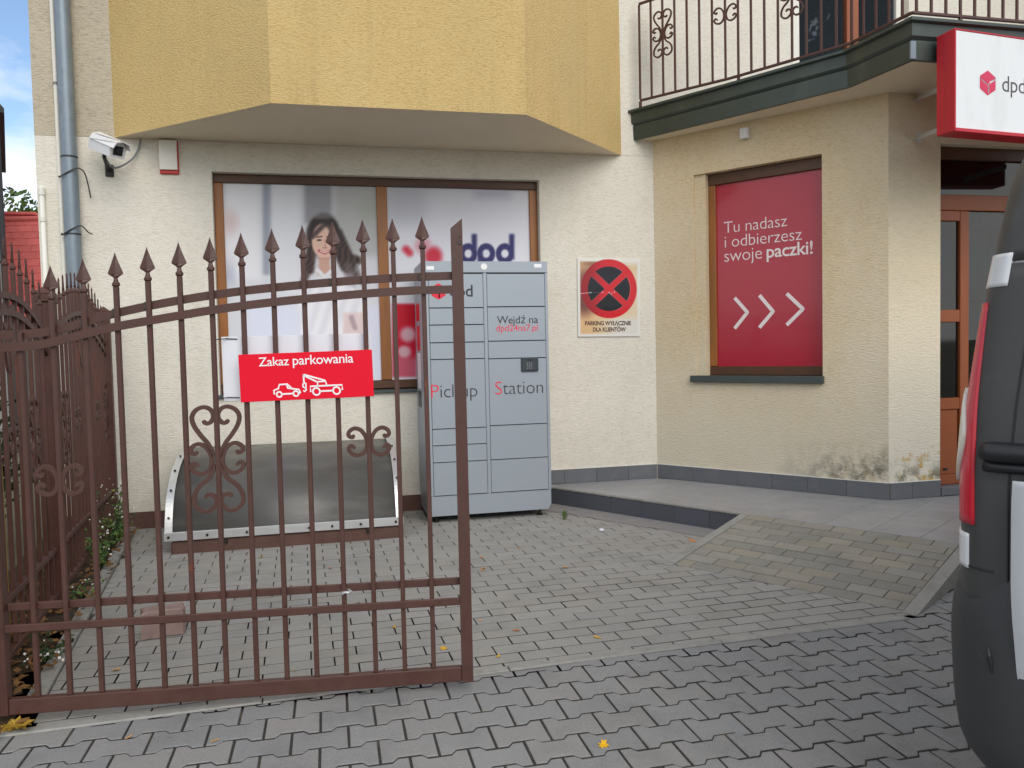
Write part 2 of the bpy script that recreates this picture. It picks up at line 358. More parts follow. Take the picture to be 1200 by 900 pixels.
# --- line work measured on the paving
BA = V((-1.30, 3.19)); BB = V((2.70, 3.325))          # border between forecourt and driveway
bdir = (BB-BA).normalized(); bn = V((-bdir.y, bdir.x))
CA = V((-1.145, 3.40)); CB = V((-1.535, 6.74)); cdir = (CB-CA).normalized(); cn = V((cdir.y, -cdir.x))   # left kerb, inner face
Q0 = V((2.008, 4.555)); E1 = V((.545, -.838)).normalized(); E2 = V((-E1.y, E1.x)); RD = .98; RL = 1.40; TZ = .15
# --- driveway
dw = MB().add([(-3.2,-1.6,-.0012),(6.8,-1.6,-.0012),(6.8,4.4,-.0012),(-3.2,4.4,-.0012)], [(0,1,2,3)]).obj('driveway', m_jointd, origin=V((0,1,-.0012))); struct(dw)
PLn, PR, OX, OY = .1965, .140, .613, 2.534
hl, hh, hw, g_ = PLn/2, .0825, .0575, .0055
def behaton():
    a = .041; b = .060
    top = [(-hl, hh),(-hl+a, hh),(-hl+b, hw),(hl-b, hw),(hl-a, hh),(hl, hh)]
    pts = [(x, -y) for x, y in top]+[(x, y) for x, y in reversed(top)]
    out = []
    for x, y in pts: out.append((x-math.copysign(g_*.85, x) if abs(x) == hl else x, y-math.copysign(g_*1.15, y)))
    return out
bo = behaton(); mb = MB(); slab(mb, bo, .001, .05, .0018); me_beh = mb.mesh('paver', m_beh)
cells = []
for r in range(-26, 12):
    for i in range(-19, 31):
        x = OX+PLn*(i+.5)+(PLn/2 if r % 2 else 0); y = OY+PR*r
        if y > 4.25 or y < -1.4: continue
        cells.append((x, y))
R1 = Q0+E1*(RL+.07); KN = E2   # right kerb of the ramp: outer face line through R1 along E2
def dclip(poly):
    c = V((sum(p[0] for p in poly)/len(poly), sum(p[1] for p in poly)/len(poly)))
    if c.x < 2.62: return clip(poly, BA-bn*.052, (-bn.x, -bn.y))
    if (c-BA).dot(bn) < 0: return poly
    q = clip(poly, R1, (E1.x, E1.y))
    return q if q else []
pieces = []
for x, y in cells:
    poly = [(x+px, y+py) for px, py in bo]; q = dclip(poly)
    if len(q) < 3: continue
    ar = abs(sum(q[i][0]*q[(i+1) % len(q)][1]-q[(i+1) % len(q)][0]*q[i][1] for i in range(len(q))))/2
    if ar < .0002: continue
    full = len(q) == 12 and all(abs(a[0]-b[0])+abs(a[1]-b[1]) < 1e-6 for a, b in zip(q, poly))
    d = V((x, y, 0))-CAM; dep = d.dot(FWD); vis = False
    if dep > .5:
        u = 600+F_PX*d.dot(RGT)/dep; v = 450-F_PX*d.dot(UPV)/dep; vis = -40 < u < 1130 and v < 935
    pieces.append((not vis, dep, x, y, q, full))
pieces.sort(key=lambda p: (p[0], p[1]))
rest = MB()
for n, (nv, dep, x, y, q, full) in enumerate(pieces):
    dz = random.uniform(-.001, .002)
    if n < 300 and not nv:
        if full:
            o = link('paver', me_beh, dw); o.location = V((x, y, dz))-dw.location; o.rotation_euler = (random.uniform(-.004,.004), random.uniform(-.004,.004), random.uniform(-.008,.008)+(math.pi if random.random() < .5 else 0))
        else:
            mb = MB(); slab(mb, q, dz+.001, .05, .0018); mb.obj('paver', m_beh, dw)
    else: slab(rest, q, dz+.001, .05, .0018)
stuff(rest.obj('distant_pavers', m_beh, dw))
# --- border edging stones and left kerb stones
ed = empty('edging', (BA.x, BA.y, 0), '', ''); del ed['label']; del ed['category']; struct(ed)
def stones(parent, a, b, wdt, top, n, ln=.5):
    d = (b-a); Lg = d.length; d.normalize(); k = 0; s = 0
    while s < Lg:
        e = min(s+ln, Lg); p = a+d*(s+.002); q = a+d*(e-.002)
        mb = MB(); slab(mb, [(p.x, p.y), (q.x, q.y), (q.x+n.x*wdt, q.y+n.y*wdt), (p.x+n.x*wdt, p.y+n.y*wdt)][::1 if d.x*n.y-d.y*n.x > 0 else -1], top+random.uniform(-.002,.002), .2, .005); mb.obj('edging_stone', m_edge, parent); s = e
stones(ed, BA-bn*.048, BB-bn*.048, .048, .006, bn, 1.0)
lk = empty('garden_kerb', (CA.x, CA.y, 0), '', ''); del lk['label']; del lk['category']; struct(lk)
stones(lk, CA, CB, .07, .022, -cn, .5)
# --- forecourt bricks
fo = MB().add([(-1.7,3.15,-.0012),(3.2,3.15,-.0012),(3.2,6.9,-.0012),(-1.7,6.9,-.0012)], [(0,1,2,3)]).obj('forecourt', m_joint, origin=V((.5,4.5,-.0012))); struct(fo)
ang = math.radians(2.0); bu = V((math.cos(ang), math.sin(ang))); bv = V((-bu.y, bu.x))*1.01; BO = V((.586, 3.348))
mb = MB(); slab(mb, [(-.0970,-.0468),(.0970,-.0468),(.0970,.0468),(-.0970,.0468)], 0, .05, .0015); me_brick = mb.mesh('brick', m_brick)
pieces = []
for r in range(-3, 36):
    for i in range(-14, 16):
        c = BO+bu*(.2*(i+.5)+(.1 if r % 2 else 0))+bv*(.1*r)
        poly = [tuple(c+bu*a+bv*b) for a, b in ((-.0970,-.0468),(.0970,-.0468),(.0970,.0468),(-.0970,.0468))]
        q = clip(poly, BA+bn*.003, bn); q = clip(q, CA+cn*.003, cn) if len(q) > 2 else q
        if len(q) < 3 or c.y > WY+.05: continue
        rel = c-Q0; p_, q_ = rel.dot(E1), rel.dot(E2)
        if q_ > RD+.1 or (q_ > .16 and p_ > .16): continue
        if p_ > RL+.1: continue
        ar = abs(sum(q[k][0]*q[(k+1) % len(q)][1]-q[(k+1) % len(q)][0]*q[k][1] for k in range(len(q))))/2
        if ar < .002: continue
        hid = 1 if (.72 < c.x < 1.72 and c.y > 6.2) or (-1.1 < c.x < .46 and c.y > 5.8) else 0
        pieces.append((hid, (V((c.x, c.y, 0))-CAM).length, c, q, len(q) == 4 and abs(ar-.01816) < .0006))
pieces.sort(key=lambda p: (p[0], p[1])); rest = MB()
for n, (hid, dist, c, q, full) in enumerate(pieces):
    dz = random.uniform(-.0006, .002)
    if n < 300:
        if full:
            o = link('brick', me_brick, fo); o.location = V((c.x, c.y, dz))-fo.location; o.rotation_euler = (random.uniform(-.006,.006), random.uniform(-.004,.004), ang+random.uniform(-.012,.012))
        else:
            mb = MB(); slab(mb, q, dz, .05, .0015); mb.obj('brick', m_brick, fo)
    else: slab(rest, q, dz, .05, .0015)
stuff(rest.obj('far_bricks', m_brick, fo))
# --- smooth mortar strip along the foot of the step
T0 = Q0+E2*RD; mb = MB(); pts_in = []; pts_out = []
for k in range(25):
    p_ = -2.0+k*(2.0-.0)/24; wd = .25+.008*math.sin(k*1.7)+.012*math.sin(k*.61)
    a = T0+E1*p_; b = a-E2*wd; pts_in.append((a.x, a.y, .007)); pts_out.append((b.x, b.y, .004))
for k in range(24): mb.add([pts_out[k], pts_out[k+1], pts_in[k+1], pts_in[k]], [(0,1,2,3)])
struct(mb.obj('mortar_strip', m_mortar))
# --- entrance terrace
te = empty('entrance_terrace', (T0.x, T0.y, 0), '', ''); del te['label']; del te['category']; struct(te)
fr_t = frame(V((Q0.x, Q0.y, 0)), V((E1.x, E1.y, 0)))
pA = -(WY+.1-T0.y)/(-E1.y) ; endp = RL+.07
def tp(p_, q_, z): a = Q0+E1*p_+E2*q_; return V((a.x, a.y, z))
FRX = tp(endp, RD, 0); FRY = FRX.y
mb = MB(); mb.prism([V((T0+E1*pA).to_3d()[:]), V((FRX.x, FRX.y, 0)), V((7.2, FRY, 0)), V((7.2, 7, 0)), V((2.0, 7.0, 0))], V((0,0,TZ-.012)))
mb.obj('base', m_joint, te)
for i in range(-10, 14):
    for j in range(0, 16):
        p0_, q0_ = i*.30-.03, RD+j*.30+.012
        poly = [(p0_+.0015, q0_+.0015),(p0_+.2985, q0_+.0015),(p0_+.2985, q0_+.2985),(p0_+.0015, q0_+.2985)]
        wpoly = [tuple((Q0+E1*a+E2*b)) for a, b in poly]
        wpoly = clip(wpoly, (0, FRY+.01), (0, 1))
        if len(wpoly) < 3: continue
        cx = sum(p[0] for p in wpoly)/len(wpoly); cy = sum(p[1] for p in wpoly)/len(wpoly)
        if cx > 6.2 or cy > WY+.1 or cx < 1.6: continue
        if (cx-2.886)*.789+(cy-6.72)*.614 > .25 and cy > 5.35: continue
        mb = MB(); slab(mb, wpoly, TZ+random.uniform(-.0006,.0006), .011, .0012); mb.obj('tile', m_floor, te)
k = -2.06
while k < -.0:                                      # riser tiles of the step and their nosing
    e = min(k+.30, 0.0); mb = MB(); mb.bbox((k+.001, RD-.010, .006), (e-.001, RD-.0005, TZ-.016), .001, fr=fr_t); mb.obj('riser_tile', m_riser, te); k = e
mb = MB(); mb.bbox((-2.06, RD-.014, TZ-.013), (0, RD+.011, TZ+.001), .002, fr=fr_t); mb.obj('nosing', m_edge, te)
mb = MB(); mb.bbox((FRX.x, FRY-.012, 0), (7.2, FRY-.001, TZ), .001); mb.obj('front_riser', m_riser, te)
# --- ramp
rp = empty('ramp', (Q0.x, Q0.y, 0), '', ''); del rp['label']; del rp['category']; struct(rp)
slope = math.atan2(TZ, RD)
fr_r = frame(V((Q0.x, Q0.y, .002)), V((E1.x, E1.y, 0)), (V((0,0,1))*math.cos(slope)-V((E2.x, E2.y, 0))*math.sin(slope)))
RS = RD/math.cos(slope)
mb = MB(); mb.prism([tp(.05, .02, -.02), tp(RL, .02, -.02), tp(RL, RD, -.02)], V((0,0,.0))) if False else None
mb = MB(); a = [tp(0.05,0,-.0005), tp(RL,0,-.0005), tp(RL,RD-.005,TZ-.0018), tp(.05,RD-.005,TZ-.0018)]; b = [V((p.x,p.y,-.06)) for p in a]
mb.add(a+b, [(0,1,2,3),(4,7,6,5),(0,4,5,1),(1,5,6,2),(2,6,7,3),(3,7,4,0)]); mb.obj('ramp_bed', m_joint, rp)
for r in range(10):
    x = .06-(0 if r % 2 else .1)
    while x < RL:
        a, b = max(x, .062), min(x+.2, RL-.003)
        if b-a > .03:
            mb = MB(); h = RS/10; slab(mb, [(a+.0015, r*h+.003),(b-.003, r*h+.003),(b-.003, (r+1)*h-.003),(a+.0015, (r+1)*h-.003)], random.uniform(0,.003), .03, .002, fr=fr_r); mb.obj('brick', m_rbrick, rp)
        x += .2
for x0, x1, nm in ((-.002, .06, 'side_kerb'), (RL, RL+.07, 'side_kerb')):
    mb = MB(); a = [tp(x0,-.04,-.05), tp(x1,-.04,-.05), tp(x1,RD,-.05), tp(x0,RD,-.05)]; c = [tp(x0,-.04,.004), tp(x1,-.04,.004), tp(x1,RD,TZ+.004), tp(x0,RD,TZ+.004)]
    mb.add(a+c, [(3,2,1,0),(4,5,6,7),(0,1,5,4),(1,2,6,5),(2,3,7,6),(3,0,4,7)]); mb.obj(nm, m_edge, rp)
# --- planting bed along the fence
FA = V((-1.36, 3.7)); FB = V((-1.66, 6.65)); fdir = (FB-FA).normalized(); fn_ = V((-fdir.y, fdir.x))     # fence line
mb = MB(); N_ = 40
for k in range(N_+1):
    for j in range(5):
        a = CA-cn*.07+cdir*(-.22+3.57*k/N_); b = FA+fdir*(-.52+3.62*k/N_)+fn_*.5; t = j/4; p = a*(1-t)+b*t
        mb.v.append((p.x, p.y, -.02+random.uniform(0,.03)+(.02 if 0 < j < 4 else 0)))
for k in range(N_):
    for j in range(4): mb.f.append((k*5+j, k*5+j+1, k*5+6+j, k*5+5+j)); mb.mi.append(0)
struct(mb.obj('planting_bed', m_soil))

# ================================================================== BUILDING
bld = empty('building', (1.0, WY, 0), 'two storey plastered building with ochre bay, corner entrance and balcony', 'building')
DC = V((2.886, WY, 0)); DD = V((.614, -.789, 0)).normalized(); DN = V((-DD.y, DD.x, 0))       # diagonal wall
DL = 1.966; EC = DC+DD*DL                                                                   # right corner of it
def dpt(x, y): p = pp(x, y, DC, DN); return (p-DC).dot(DD), p.z
fr_main = frame(V((0, WY, 0)), V((1,0,0))); fr_diag = frame(DC, DD); fr_ent = frame(V((EC.x, EC.y, 0)), V((1,0,0)))
def wall(name, fr, x0, x1, z0, z1, holes, m, depth=.13, parent=bld, th=.3, xs_extra=()):
    """front skin with openings, reveals of the given depth"""
    mb = MB(); xs = sorted({x0, x1, *[h[0] for h in holes], *[h[1] for h in holes]}); zs = sorted({z0, z1, *[h[2] for h in holes], *[h[3] for h in holes]})
    for i in range(len(xs)-1):
        for j in range(len(zs)-1):
            cx, cz = (xs[i]+xs[i+1])/2, (zs[j]+zs[j+1])/2
            if any(h[0] < cx < h[1] and h[2] < cz < h[3] for h in holes): continue
            mb.add([fr @ V((a, 0, b)) for a, b in ((xs[i],zs[j]),(xs[i+1],zs[j]),(xs[i+1],zs[j+1]),(xs[i],zs[j+1]))], [(0,1,2,3)])
    for a, b, c, d in holes:
        P = [fr @ V(p) for p in ((a,0,c),(b,0,c),(b,0,d),(a,0,d),(a,depth,c),(b,depth,c),(b,depth,d),(a,depth,d))]
        mb.add(P, [(0,1,5,4),(1,2,6,5),(2,3,7,6),(3,0,4,7)])
    # outer returns and back so that the wall is solid
    P = [fr @ V(p) for p in ((x0,0,z0),(x1,0,z0),(x1,0,z1),(x0,0,z1),(x0,th,z0),(x1,th,z0),(x1,th,z1),(x0,th,z1))]
    mb.add(P, [(3,2,6,7),(0,3,7,4),(1,5,6,2)])
    bm_o = mb.obj(name, m, parent)
    return bm_o
ZB = 3.055
XL = -2.125
win_a = (-.868, 1.822, 1.035, 2.818)
wall('ground_floor_wall', fr_main, XL, 2.886, 0, ZB-.001, [win_a], m_wall)
wall('upper_floor_wall', fr_main, XL, -1.2, ZB+.001, 6.6, [], m_wallup)
wall('upper_floor_wall', fr_main, 2.2, 7.6, ZB+.001, 6.6, [(4.30, 5.55, 3.50, 5.6)], m_wallup if False else m_wall)
mb = MB(); mb.box((XL, WY+.301, 0), (XL+.02, 11, 6.6)); mb.box((XL, 11, 0), (7.6, 11.02, 6.6)); mb.box((7.58, 5.3, 0), (7.6, 11, 6.6)); mb.box((XL-.3, WY-.3, 6.62), (8, 11.3, 6.8)); mb.obj('rear_shell', m_wallup, bld)
# brown base strip at the left foot of the wall
mb = MB(); mb.box((XL, WY-.012, -.06), (.75, WY-.002, .135)); mb.obj('base_strip', m_kerbbr, bld)
dw_hole = (.392, 1.482, 1.06, 2.828)
wall('diagonal_wall', fr_diag, 0, DL, 0, 3.2, [dw_hole], m_diag, depth=.12)
DX0 = 4.548-EC.x; door_hole = (DX0, DX0+1.75, TZ, 2.835)
wall('entrance_wall', fr_ent, 0, 3.4, 0, 3.2, [door_hole], m_ent, depth=.13)
# --- plinth tiles
pz0, pz1 = TZ+.002, .277
pl_ = empty('plinth', (0,0,0), '', ''); del pl_['label']; del pl_['category']; pl_.parent = bld; pl_.location = V((2.9, WY, 0))-bld.location
def ptile(fr, a, b):
    mb = MB(); mb.bbox((a+.001, -.012, pz0), (b-.001, -.001, pz1), .0012, fr=fr); mb.obj('tile', m_tile, pl_)
for a in (1.70, 2.0, 2.3, 2.6): ptile(fr_main, a, min(a+.3, 2.878))
for a, b in ((.012,.358),(.358,.775),(.775,1.069),(1.069,1.3626),(1.3626,1.661),(1.661,DL+.004)): ptile(fr_diag, a, b)
ptile(fr_ent, .004, .2); ptile(fr_ent, .2, DX0-.002)
mb = MB(); mb.box((1.70, -.009, pz1+.0005), (2.878, -.001, pz1+.006), fr=fr_main); mb.box((.01, -.009, pz1+.0005), (DL, -.001, pz1+.006), fr=fr_diag); mb.box((.01, -.009, pz1+.0005), (DX0, -.001, pz1+.006), fr=fr_ent); mb.obj('grout_line', m_pvc, pl_)
# --- shop window with printed film, two leaves
def sm(a, b, x): t = min(max((x-a)/(b-a), 0), 1); return t*t*(3-2*t)
def mixv(a, b, t): return tuple(a[i]+(b[i]-a[i])*t for i in range(3))
def ell(x, y, cx, cy, rx, ry, s=.25, rot=0):
    dx, dy = x-cx, y-cy
    if rot: c, s_ = math.cos(rot), math.sin(rot); dx, dy = dx*c+dy*s_, -dx*s_+dy*c
    return 1-sm(1-s, 1+s, math.hypot(dx/rx, dy/ry))
def bx(x, y, x0, x1, y0, y1, s): return sm(x0-s, x0+s, x)*(1-sm(x1-s, x1+s, x))*sm(y0-s, y0+s, y)*(1-sm(y1-s, y1+s, y))
def seg(x, y, ax, ay, bx_, by, r, s):
    vx, vy = bx_-ax, by-ay; t = max(0, min(1, ((x-ax)*vx+(y-ay)*vy)/(vx*vx+vy*vy))); d = math.hypot(x-ax-vx*t, y-ay-vy*t); return 1-sm(r-s, r+s, d)
def woman(px, py):
    """the print on the left leaf, described in photo pixels"""
    c = mixv((206,206,212), (222,224,230), sm(215, 440, py))
    c = mixv(c, (232,232,236), bx(px, py, 262, 306, 200, 330, 8))
    c = mixv(c, (150,156,170), bx(px, py, 308, 318, 205, 322, 3)*.9)
    c = mixv(c, (226,227,232), bx(px, py, 318, 352, 210, 345, 6))
    c = mixv(c, (140,140,146), bx(px, py, 357, 389, 205, 262, 4)*.8)
    c = mixv(c, (176,176,174), bx(px, py, 392, 445, 205, 300, 8)*.8)
    c = mixv(c, (166,172,158), ell(px, py, 434, 246, 14, 12, .8)*.6)
    c = mixv(c, (214,190,186), ell(px, py, 270, 260, 9, 14, .8)*.7)
    c = mixv(c, (168,176,196), ell(px, py, 268, 330, 8, 22, .8)*.7)
    c = mixv(c, (214,216,222), bx(px, py, 262, 330, 330, 420, 10)*.8)
    c = mixv(c, (224,228,246), bx(px, py, 290, 450, 358, 450, 7)*.8)
    # long hair
    hair = max(ell(px, py, 379, 276, 20, 26, .14), seg(px, py, 392, 275, 408, 310, 10, 3), seg(px, py, 402, 298, 419, 305, 5, 3), seg(px, py, 408, 308, 417, 322, 4, 3)*.8, seg(px, py, 366, 280, 362, 316, 6, 3), seg(px, py, 362, 315, 356, 330, 4, 3)*.8)
    st = .5+.5*math.sin(px*.9+py*.5+math.sin(py*.2)*3)
    c = mixv(c, mixv((50,40,38), (104,80,68), st*sm(250, 300, py)*.6), hair)
    c = mixv(c, (150,146,150), ell(px, py, 378, 253, 13, 3.5, .6)*.55)
    # hair tips over the right shoulder
    c = mixv(c, (110,98,98), max(seg(px, py, 408, 312, 412, 345, 5, 4), seg(px, py, 418, 312, 424, 332, 2, 3))*.7)
    # shirt
    sh = max(ell(px, py, 385, 356, 36, 40, .12), bx(px, py, 352, 428, 345, 412, 4))*sm(318, 330, py-abs(px-382)*.30)
    fold = .5+.5*math.sin(px*.42+py*.13)
    c = mixv(c, mixv((240,240,244), (214,214,224), fold*.5), sh)
    c = mixv(c, (224,196,190), bx(px, py, 402, 430, 366, 392, 3)*.7)
    c = mixv(c, (150,128,140), seg(px, py, 412, 372, 416, 384, 3, 2)*.6)
    # neck, collar, face
    c = mixv(c, (206,164,148), max(seg(px, py, 380, 300, 380, 318, 6.5, 2), bx(px, py, 372, 390, 312, 322, 3)*.9))
    c = mixv(c, (228,228,232), max(seg(px, py, 372, 316, 380, 324, 2.2, 1), seg(px, py, 390, 316, 381, 324, 2.2, 1)))
    face = max(ell(px, py, 379.5, 282, 14.2, 20.5, .10), ell(px, py, 380, 294, 10, 10, .15))
    c = mixv(c, mixv((226,186,168), (188,138,122), sm(384, 396, px)*.6), face)
    hl_ = seg(px, py, 381, 262, 366, 277, 3.0, 2); c = mixv(c, (58,46,46), hl_*.8)
    hl_ = seg(px, py, 383, 262, 394, 274, 3.0, 2); c = mixv(c, (58,46,46), hl_*.8)
    for ex in (374, 386.5):
        c = mixv(c, (60,44,42), ell(px, py, ex, 281.2, 2.7, 1.2, .5)*.95)
        c = mixv(c, (74,54,48), seg(px, py, ex-3.4, 277.6, ex+3.2, 277.0, .7, .6)*.9)
    c = mixv(c, (176,124,110), seg(px, py, 380.6, 281, 381.6, 289, .8, .9)*.5)
    c = mixv(c, (150,96,88), ell(px, py, 380.6, 290.2, 2.6, .8, .8)*.7)
    c = mixv(c, (190,78,84), max(seg(px, py, 373.8, 293.6, 380.5, 296.6, 1.5, .7), seg(px, py, 387.2, 293.6, 380.5, 296.6, 1.5, .7))*.95)
    c = mixv(c, (236,226,222), max(seg(px, py, 375.5, 294.1, 380.5, 295.9, .6, .5), seg(px, py, 385.5, 294.1, 380.5, 295.9, .6, .5))*.95)
    c = mixv(c, (160,110,98), ell(px, py, 380.5, 302.8, 8, 1.2, .8)*.4)
    return c
def dpdprint(px, py):
    c = mixv((214,214,222), (226,227,234), sm(222, 330, py))
    c = mixv(c, (178,180,190), bx(px, py, 454, 500, 215, 262, 14)*.6)
    c = mixv(c, (166,170,190), bx(px, py, 556, 600, 222, 232, 8)*.6)
    rc = max(seg(px, py, 476, 292, 480, 296, 4, 4), ell(px, py, 508, 300, 10, 11, .5), ell(px, py, 496, 288, 8, 8, .9)*.5)
    c = mixv(c, (206,38,62), rc*.95)
    nav = 0
    for cx, stem, up in ((549, 556, 1), (570, 563, -1), (592, 600, 1)):
        r = math.hypot((px-cx)/7.5, (py-297)/8.5); nav = max(nav, 1-sm(.25, .6, abs(r-1)))
        y0, y1 = (274, 304) if up > 0 else (291, 316)
        nav = max(nav, bx(px, py, stem-3, stem+3, y0, y1, 2.2))
    c = mixv(c, (38,36,92), nav*.92)
    red = bx(px, py, 460, 488, 356, 442, 2.5); c = mixv(c, (206,14,44), red)
    c = mixv(c, (228,206,212), max(ell(px, py, 478, 392, 9, 9, .5), ell(px, py, 474, 412, 8, 7, .5))*.85*red)
    c = mixv(c, (214,216,228), bx(px, py, 460, 500, 418, 450, 6)*.4)
    return c
m_print = vcol_mat('window_print', .4, .08)
wn = empty('shop_window', (0,0,0), '', ''); del wn['label']; del wn['category']; wn.parent = bld; wn.location = V((.48, WY+.08, 1.035))-bld.location; wn['label'] = 'wide brown framed shop window covered with printed advertising film'
x0, x1, z0, z1 = win_a; fw = .07; yf = .075
def bar(name, lo, hi, m, parent, fr=fr_main, b=.004): mb = MB(); mb.bbox(lo, hi, b, fr=fr); return mb.obj(name, m, parent)
xm0, xm1 = .425, .512
bar('frame_head', (x0+.002, yf, z1-fw), (x1-.002, yf+.05, z1-.002), m_woodh, wn); bar('frame_sill', (x0+.002, yf, z0+.012), (x1-.002, yf+.05, z0+.012+fw), m_woodh, wn)
bar('frame_jamb', (x0+.002, yf+.001, z0+.014+fw), (x0+fw, yf+.049, z1-fw-.002), m_wood, wn); bar('frame_jamb', (x1-fw, yf+.001, z0+.014+fw), (x1-.002, yf+.049, z1-fw-.002), m_wood, wn)
bar('mullion', (xm0, yf-.004, z0+.014+fw), (xm1, yf+.05, z1-fw-.002), m_wood, wn)
gz0, gz1 = z0+.012+fw, z1-fw; yg = yf+.028
for nm, a, b, fn, nx, ny in (('printed_pane', x0+fw, xm0, woman, 230, 300), ('printed_pane', xm1, x1-fw, dpdprint, 220, 230)):
    fr = frame(V((a, WY+yg, gz0)), V((1,0,0)))
    def f2(u, v, a=a, fn=fn):
        d = V((a+u, WY+.09, gz0+v))-CAM; dep = d.dot(FWD); return fn(600+F_PX*d.dot(RGT)/dep, 450-F_PX*d.dot(UPV)/dep)
    o = print_sheet(nm, fr, b-a, gz1-gz0, nx, ny, f2, m_print, wn)
    o['label'] = 'film printed with a smiling dark haired woman in a white shirt' if fn is woman else 'film printed with a blurred red cube and dark blue letters'
bar('window_sill', (x0-.03, -.035, z0-.022), (x1+.03, .074, z0+.004), m_sill, wn, b=.003)
mb = MB(); mb.box((x0, yf+.055, z0), (x1, yf+.06, z1), fr=fr_main); mb.obj('backing', m_room, wn)
# --- red window of the diagonal wall
w2 = empty('red_window', (0,0,0), '', ''); del w2['category']; w2['label'] = 'brown framed window covered with red film bearing white lettering and arrows'; w2.parent = bld; w2.location = (DC+DD*.95)-bld.location
a0, a1, c0, c1 = dw_hole; fx0, fz1 = .495, 2.80; yf = .07; fz0 = c0+.03
bar('frame_head', (fx0, yf, fz1-.07), (a1-.002, yf+.05, c1-.002), m_woodh, w2, fr_diag); bar('frame_sill', (fx0, yf, fz0), (a1-.002, yf+.05, fz0+.075), m_woodh, w2, fr_diag)
bar('frame_jamb', (fx0, yf+.001, fz0+.077), (fx0+.062, yf+.049, fz1-.072), m_wood, w2, fr_diag)
bar('frame_jamb', (a1-.012, yf+.001, fz0+.077), (a1-.002, yf+.049, fz1-.072), m_wood, w2, fr_diag)
mb = MB(); mb.box((a0+.001, .02, c0+.001), (fx0-.002, .119, c1-.001), fr=fr_diag); mb.obj('reveal', m_diag, w2)
bar('window_sill', (.355, -.04, c0-.03), (a1+.012, .069, c0+.029), m_sill, w2, fr_diag)
yg = yf+.025; mb = MB(); mb.box((fx0+.06, yg, fz0+.07), (a1-.01, yg+.004, fz1-.065), fr=fr_diag); mb.obj('red_film', m_filmred, w2)
mb = MB(); mb.box((a0, .12, c0), (a1, .126, c1), fr=fr_diag); mb.obj('backing', m_room, w2)
fr_g = frame(DC+DN*yg, DD)
def gpt(x, y): p = pp(x, y, DC+DN*yg, DN); return (p-DC).dot(DD), p.z
for body, l, r, off in (('Tu nadasz', (848.5,273.5), (922.5,264), -.012), ('i odbierzesz', (849.5,290.3), (940,281), -.012), ('swoje', (849,307), (893,302), -.012), ('paczki!', (898.5,302), (952.5,296.5), .012)):
    A, B_ = gpt(*l), gpt(*r); text('lettering', body, fr_g, A[0], B_[0], A[1], m_filmtxt, w2, off=off, zk=1.0)
for k, (tx, ty, ax, ay, bx_, by) in enumerate(((861,349,876,366,861,385), (890,346,906,365,890,384), (922,344,941,362,922,381))):
    mb = MB(); P = [gpt(tx, ty), gpt(ax, ay), gpt(bx_, by)]; pts = [fr_g @ V((p[0], -.002, p[1])) for p in P]
    mb.ribbon([pts[0], pts[0].lerp(pts[1], .97), pts[1], pts[1].lerp(pts[2], .03), pts[2]], -DN, .03, .001, taper=False); mb.obj('arrow', m_filmtxt, w2)
# --- bay
bf = 5.655
plan = [(-1.567, WY), (-.334, bf), (1.450, bf), (2.584, WY)]
bay = empty('bay', (0,0,0), '', ''); del bay['category']; bay['label'] = 'ochre plastered bay jutting out above the shop window'; bay.parent = bld; bay.location = V((.5, WY-.5, ZB))-bld.location
for (a, b) in zip(plan, plan[1:]):
    p, q = V((*a, 0)), V((*b, 0)); fr = frame(p, q-p); L_ = (q-p).length
    mb = MB(); mb.add([fr @ V(v) for v in ((0,0,ZB),(L_,0,ZB),(L_,0,6.6),(0,0,6.6))], [(0,1,2,3)]); mb.obj('bay_wall', m_bay, bay)
mb = MB(); mb.add([V((*p, ZB)) for p in plan], [(0,1,2,3)]); mb.obj('soffit', m_soffit, bay)
# --- entrance door
dr = empty('entrance_door', (0,0,0), '', ''); del dr['category']; dr['label'] = 'orange brown framed glass entrance door'; dr.parent = bld; dr.location = V((4.9, EC.y+.1, TZ))-bld.location
d0 = DX0; yd = .07
def db(nm, lo, hi, m=m_door): bar(nm, lo, hi, m, dr, fr_ent)
db('frame_head', (d0+.001, yd, 2.74), (d0+1.749, yd+.06, 2.834), m_woodh)
db('transom_bar', (d0+.001, yd-.004, 2.35), (d0+1.749, yd+.06, 2.47))
mb = MB(); mb.box((d0+.002, yd+.03, 2.472), (d0+1.748, yd+.036, 2.738), fr=fr_ent); mb.obj('transom_pane', m_glassd, dr)
stx0, stx1 = d0+.245, d0+.325
db('side_post', (stx0, yd, .222), (stx1, yd+.06, 2.348))
db('rail', (d0+.001, yd+.002, 2.27), (stx0-.001, yd+.058, 2.348)); db('rail', (d0+.001, yd+.002, 1.49), (stx0-.001, yd+.058, 1.585)); db('rail', (d0+.001, yd+.002, .81), (stx0-.001, yd+.058, .90))
db('rail', (d0+.001, yd+.002, .222), (stx0-.001, yd+.058, .30))
db('bottom_panel', (d0+.001, yd+.012, .301), (stx0-.012, yd+.05, .809))
for za, zb_ in ((.901,1.489),(1.586,2.269)):
    mb = MB(); mb.box((d0+.001, yd+.026, za), (stx0-.001, yd+.032, zb_), fr=fr_ent); mb.obj('pane', m_glassd, dr)
mb = MB(); mb.box((d0+.10, yd+.004, .335), (d0+.135, yd+.0115, .35), fr=fr_ent); mb.obj('vent_slot', m_black, dr)
db('threshold', (d0+.001, -.02, TZ+.004), (d0+1.749, yd+.06, .22), m_tile)
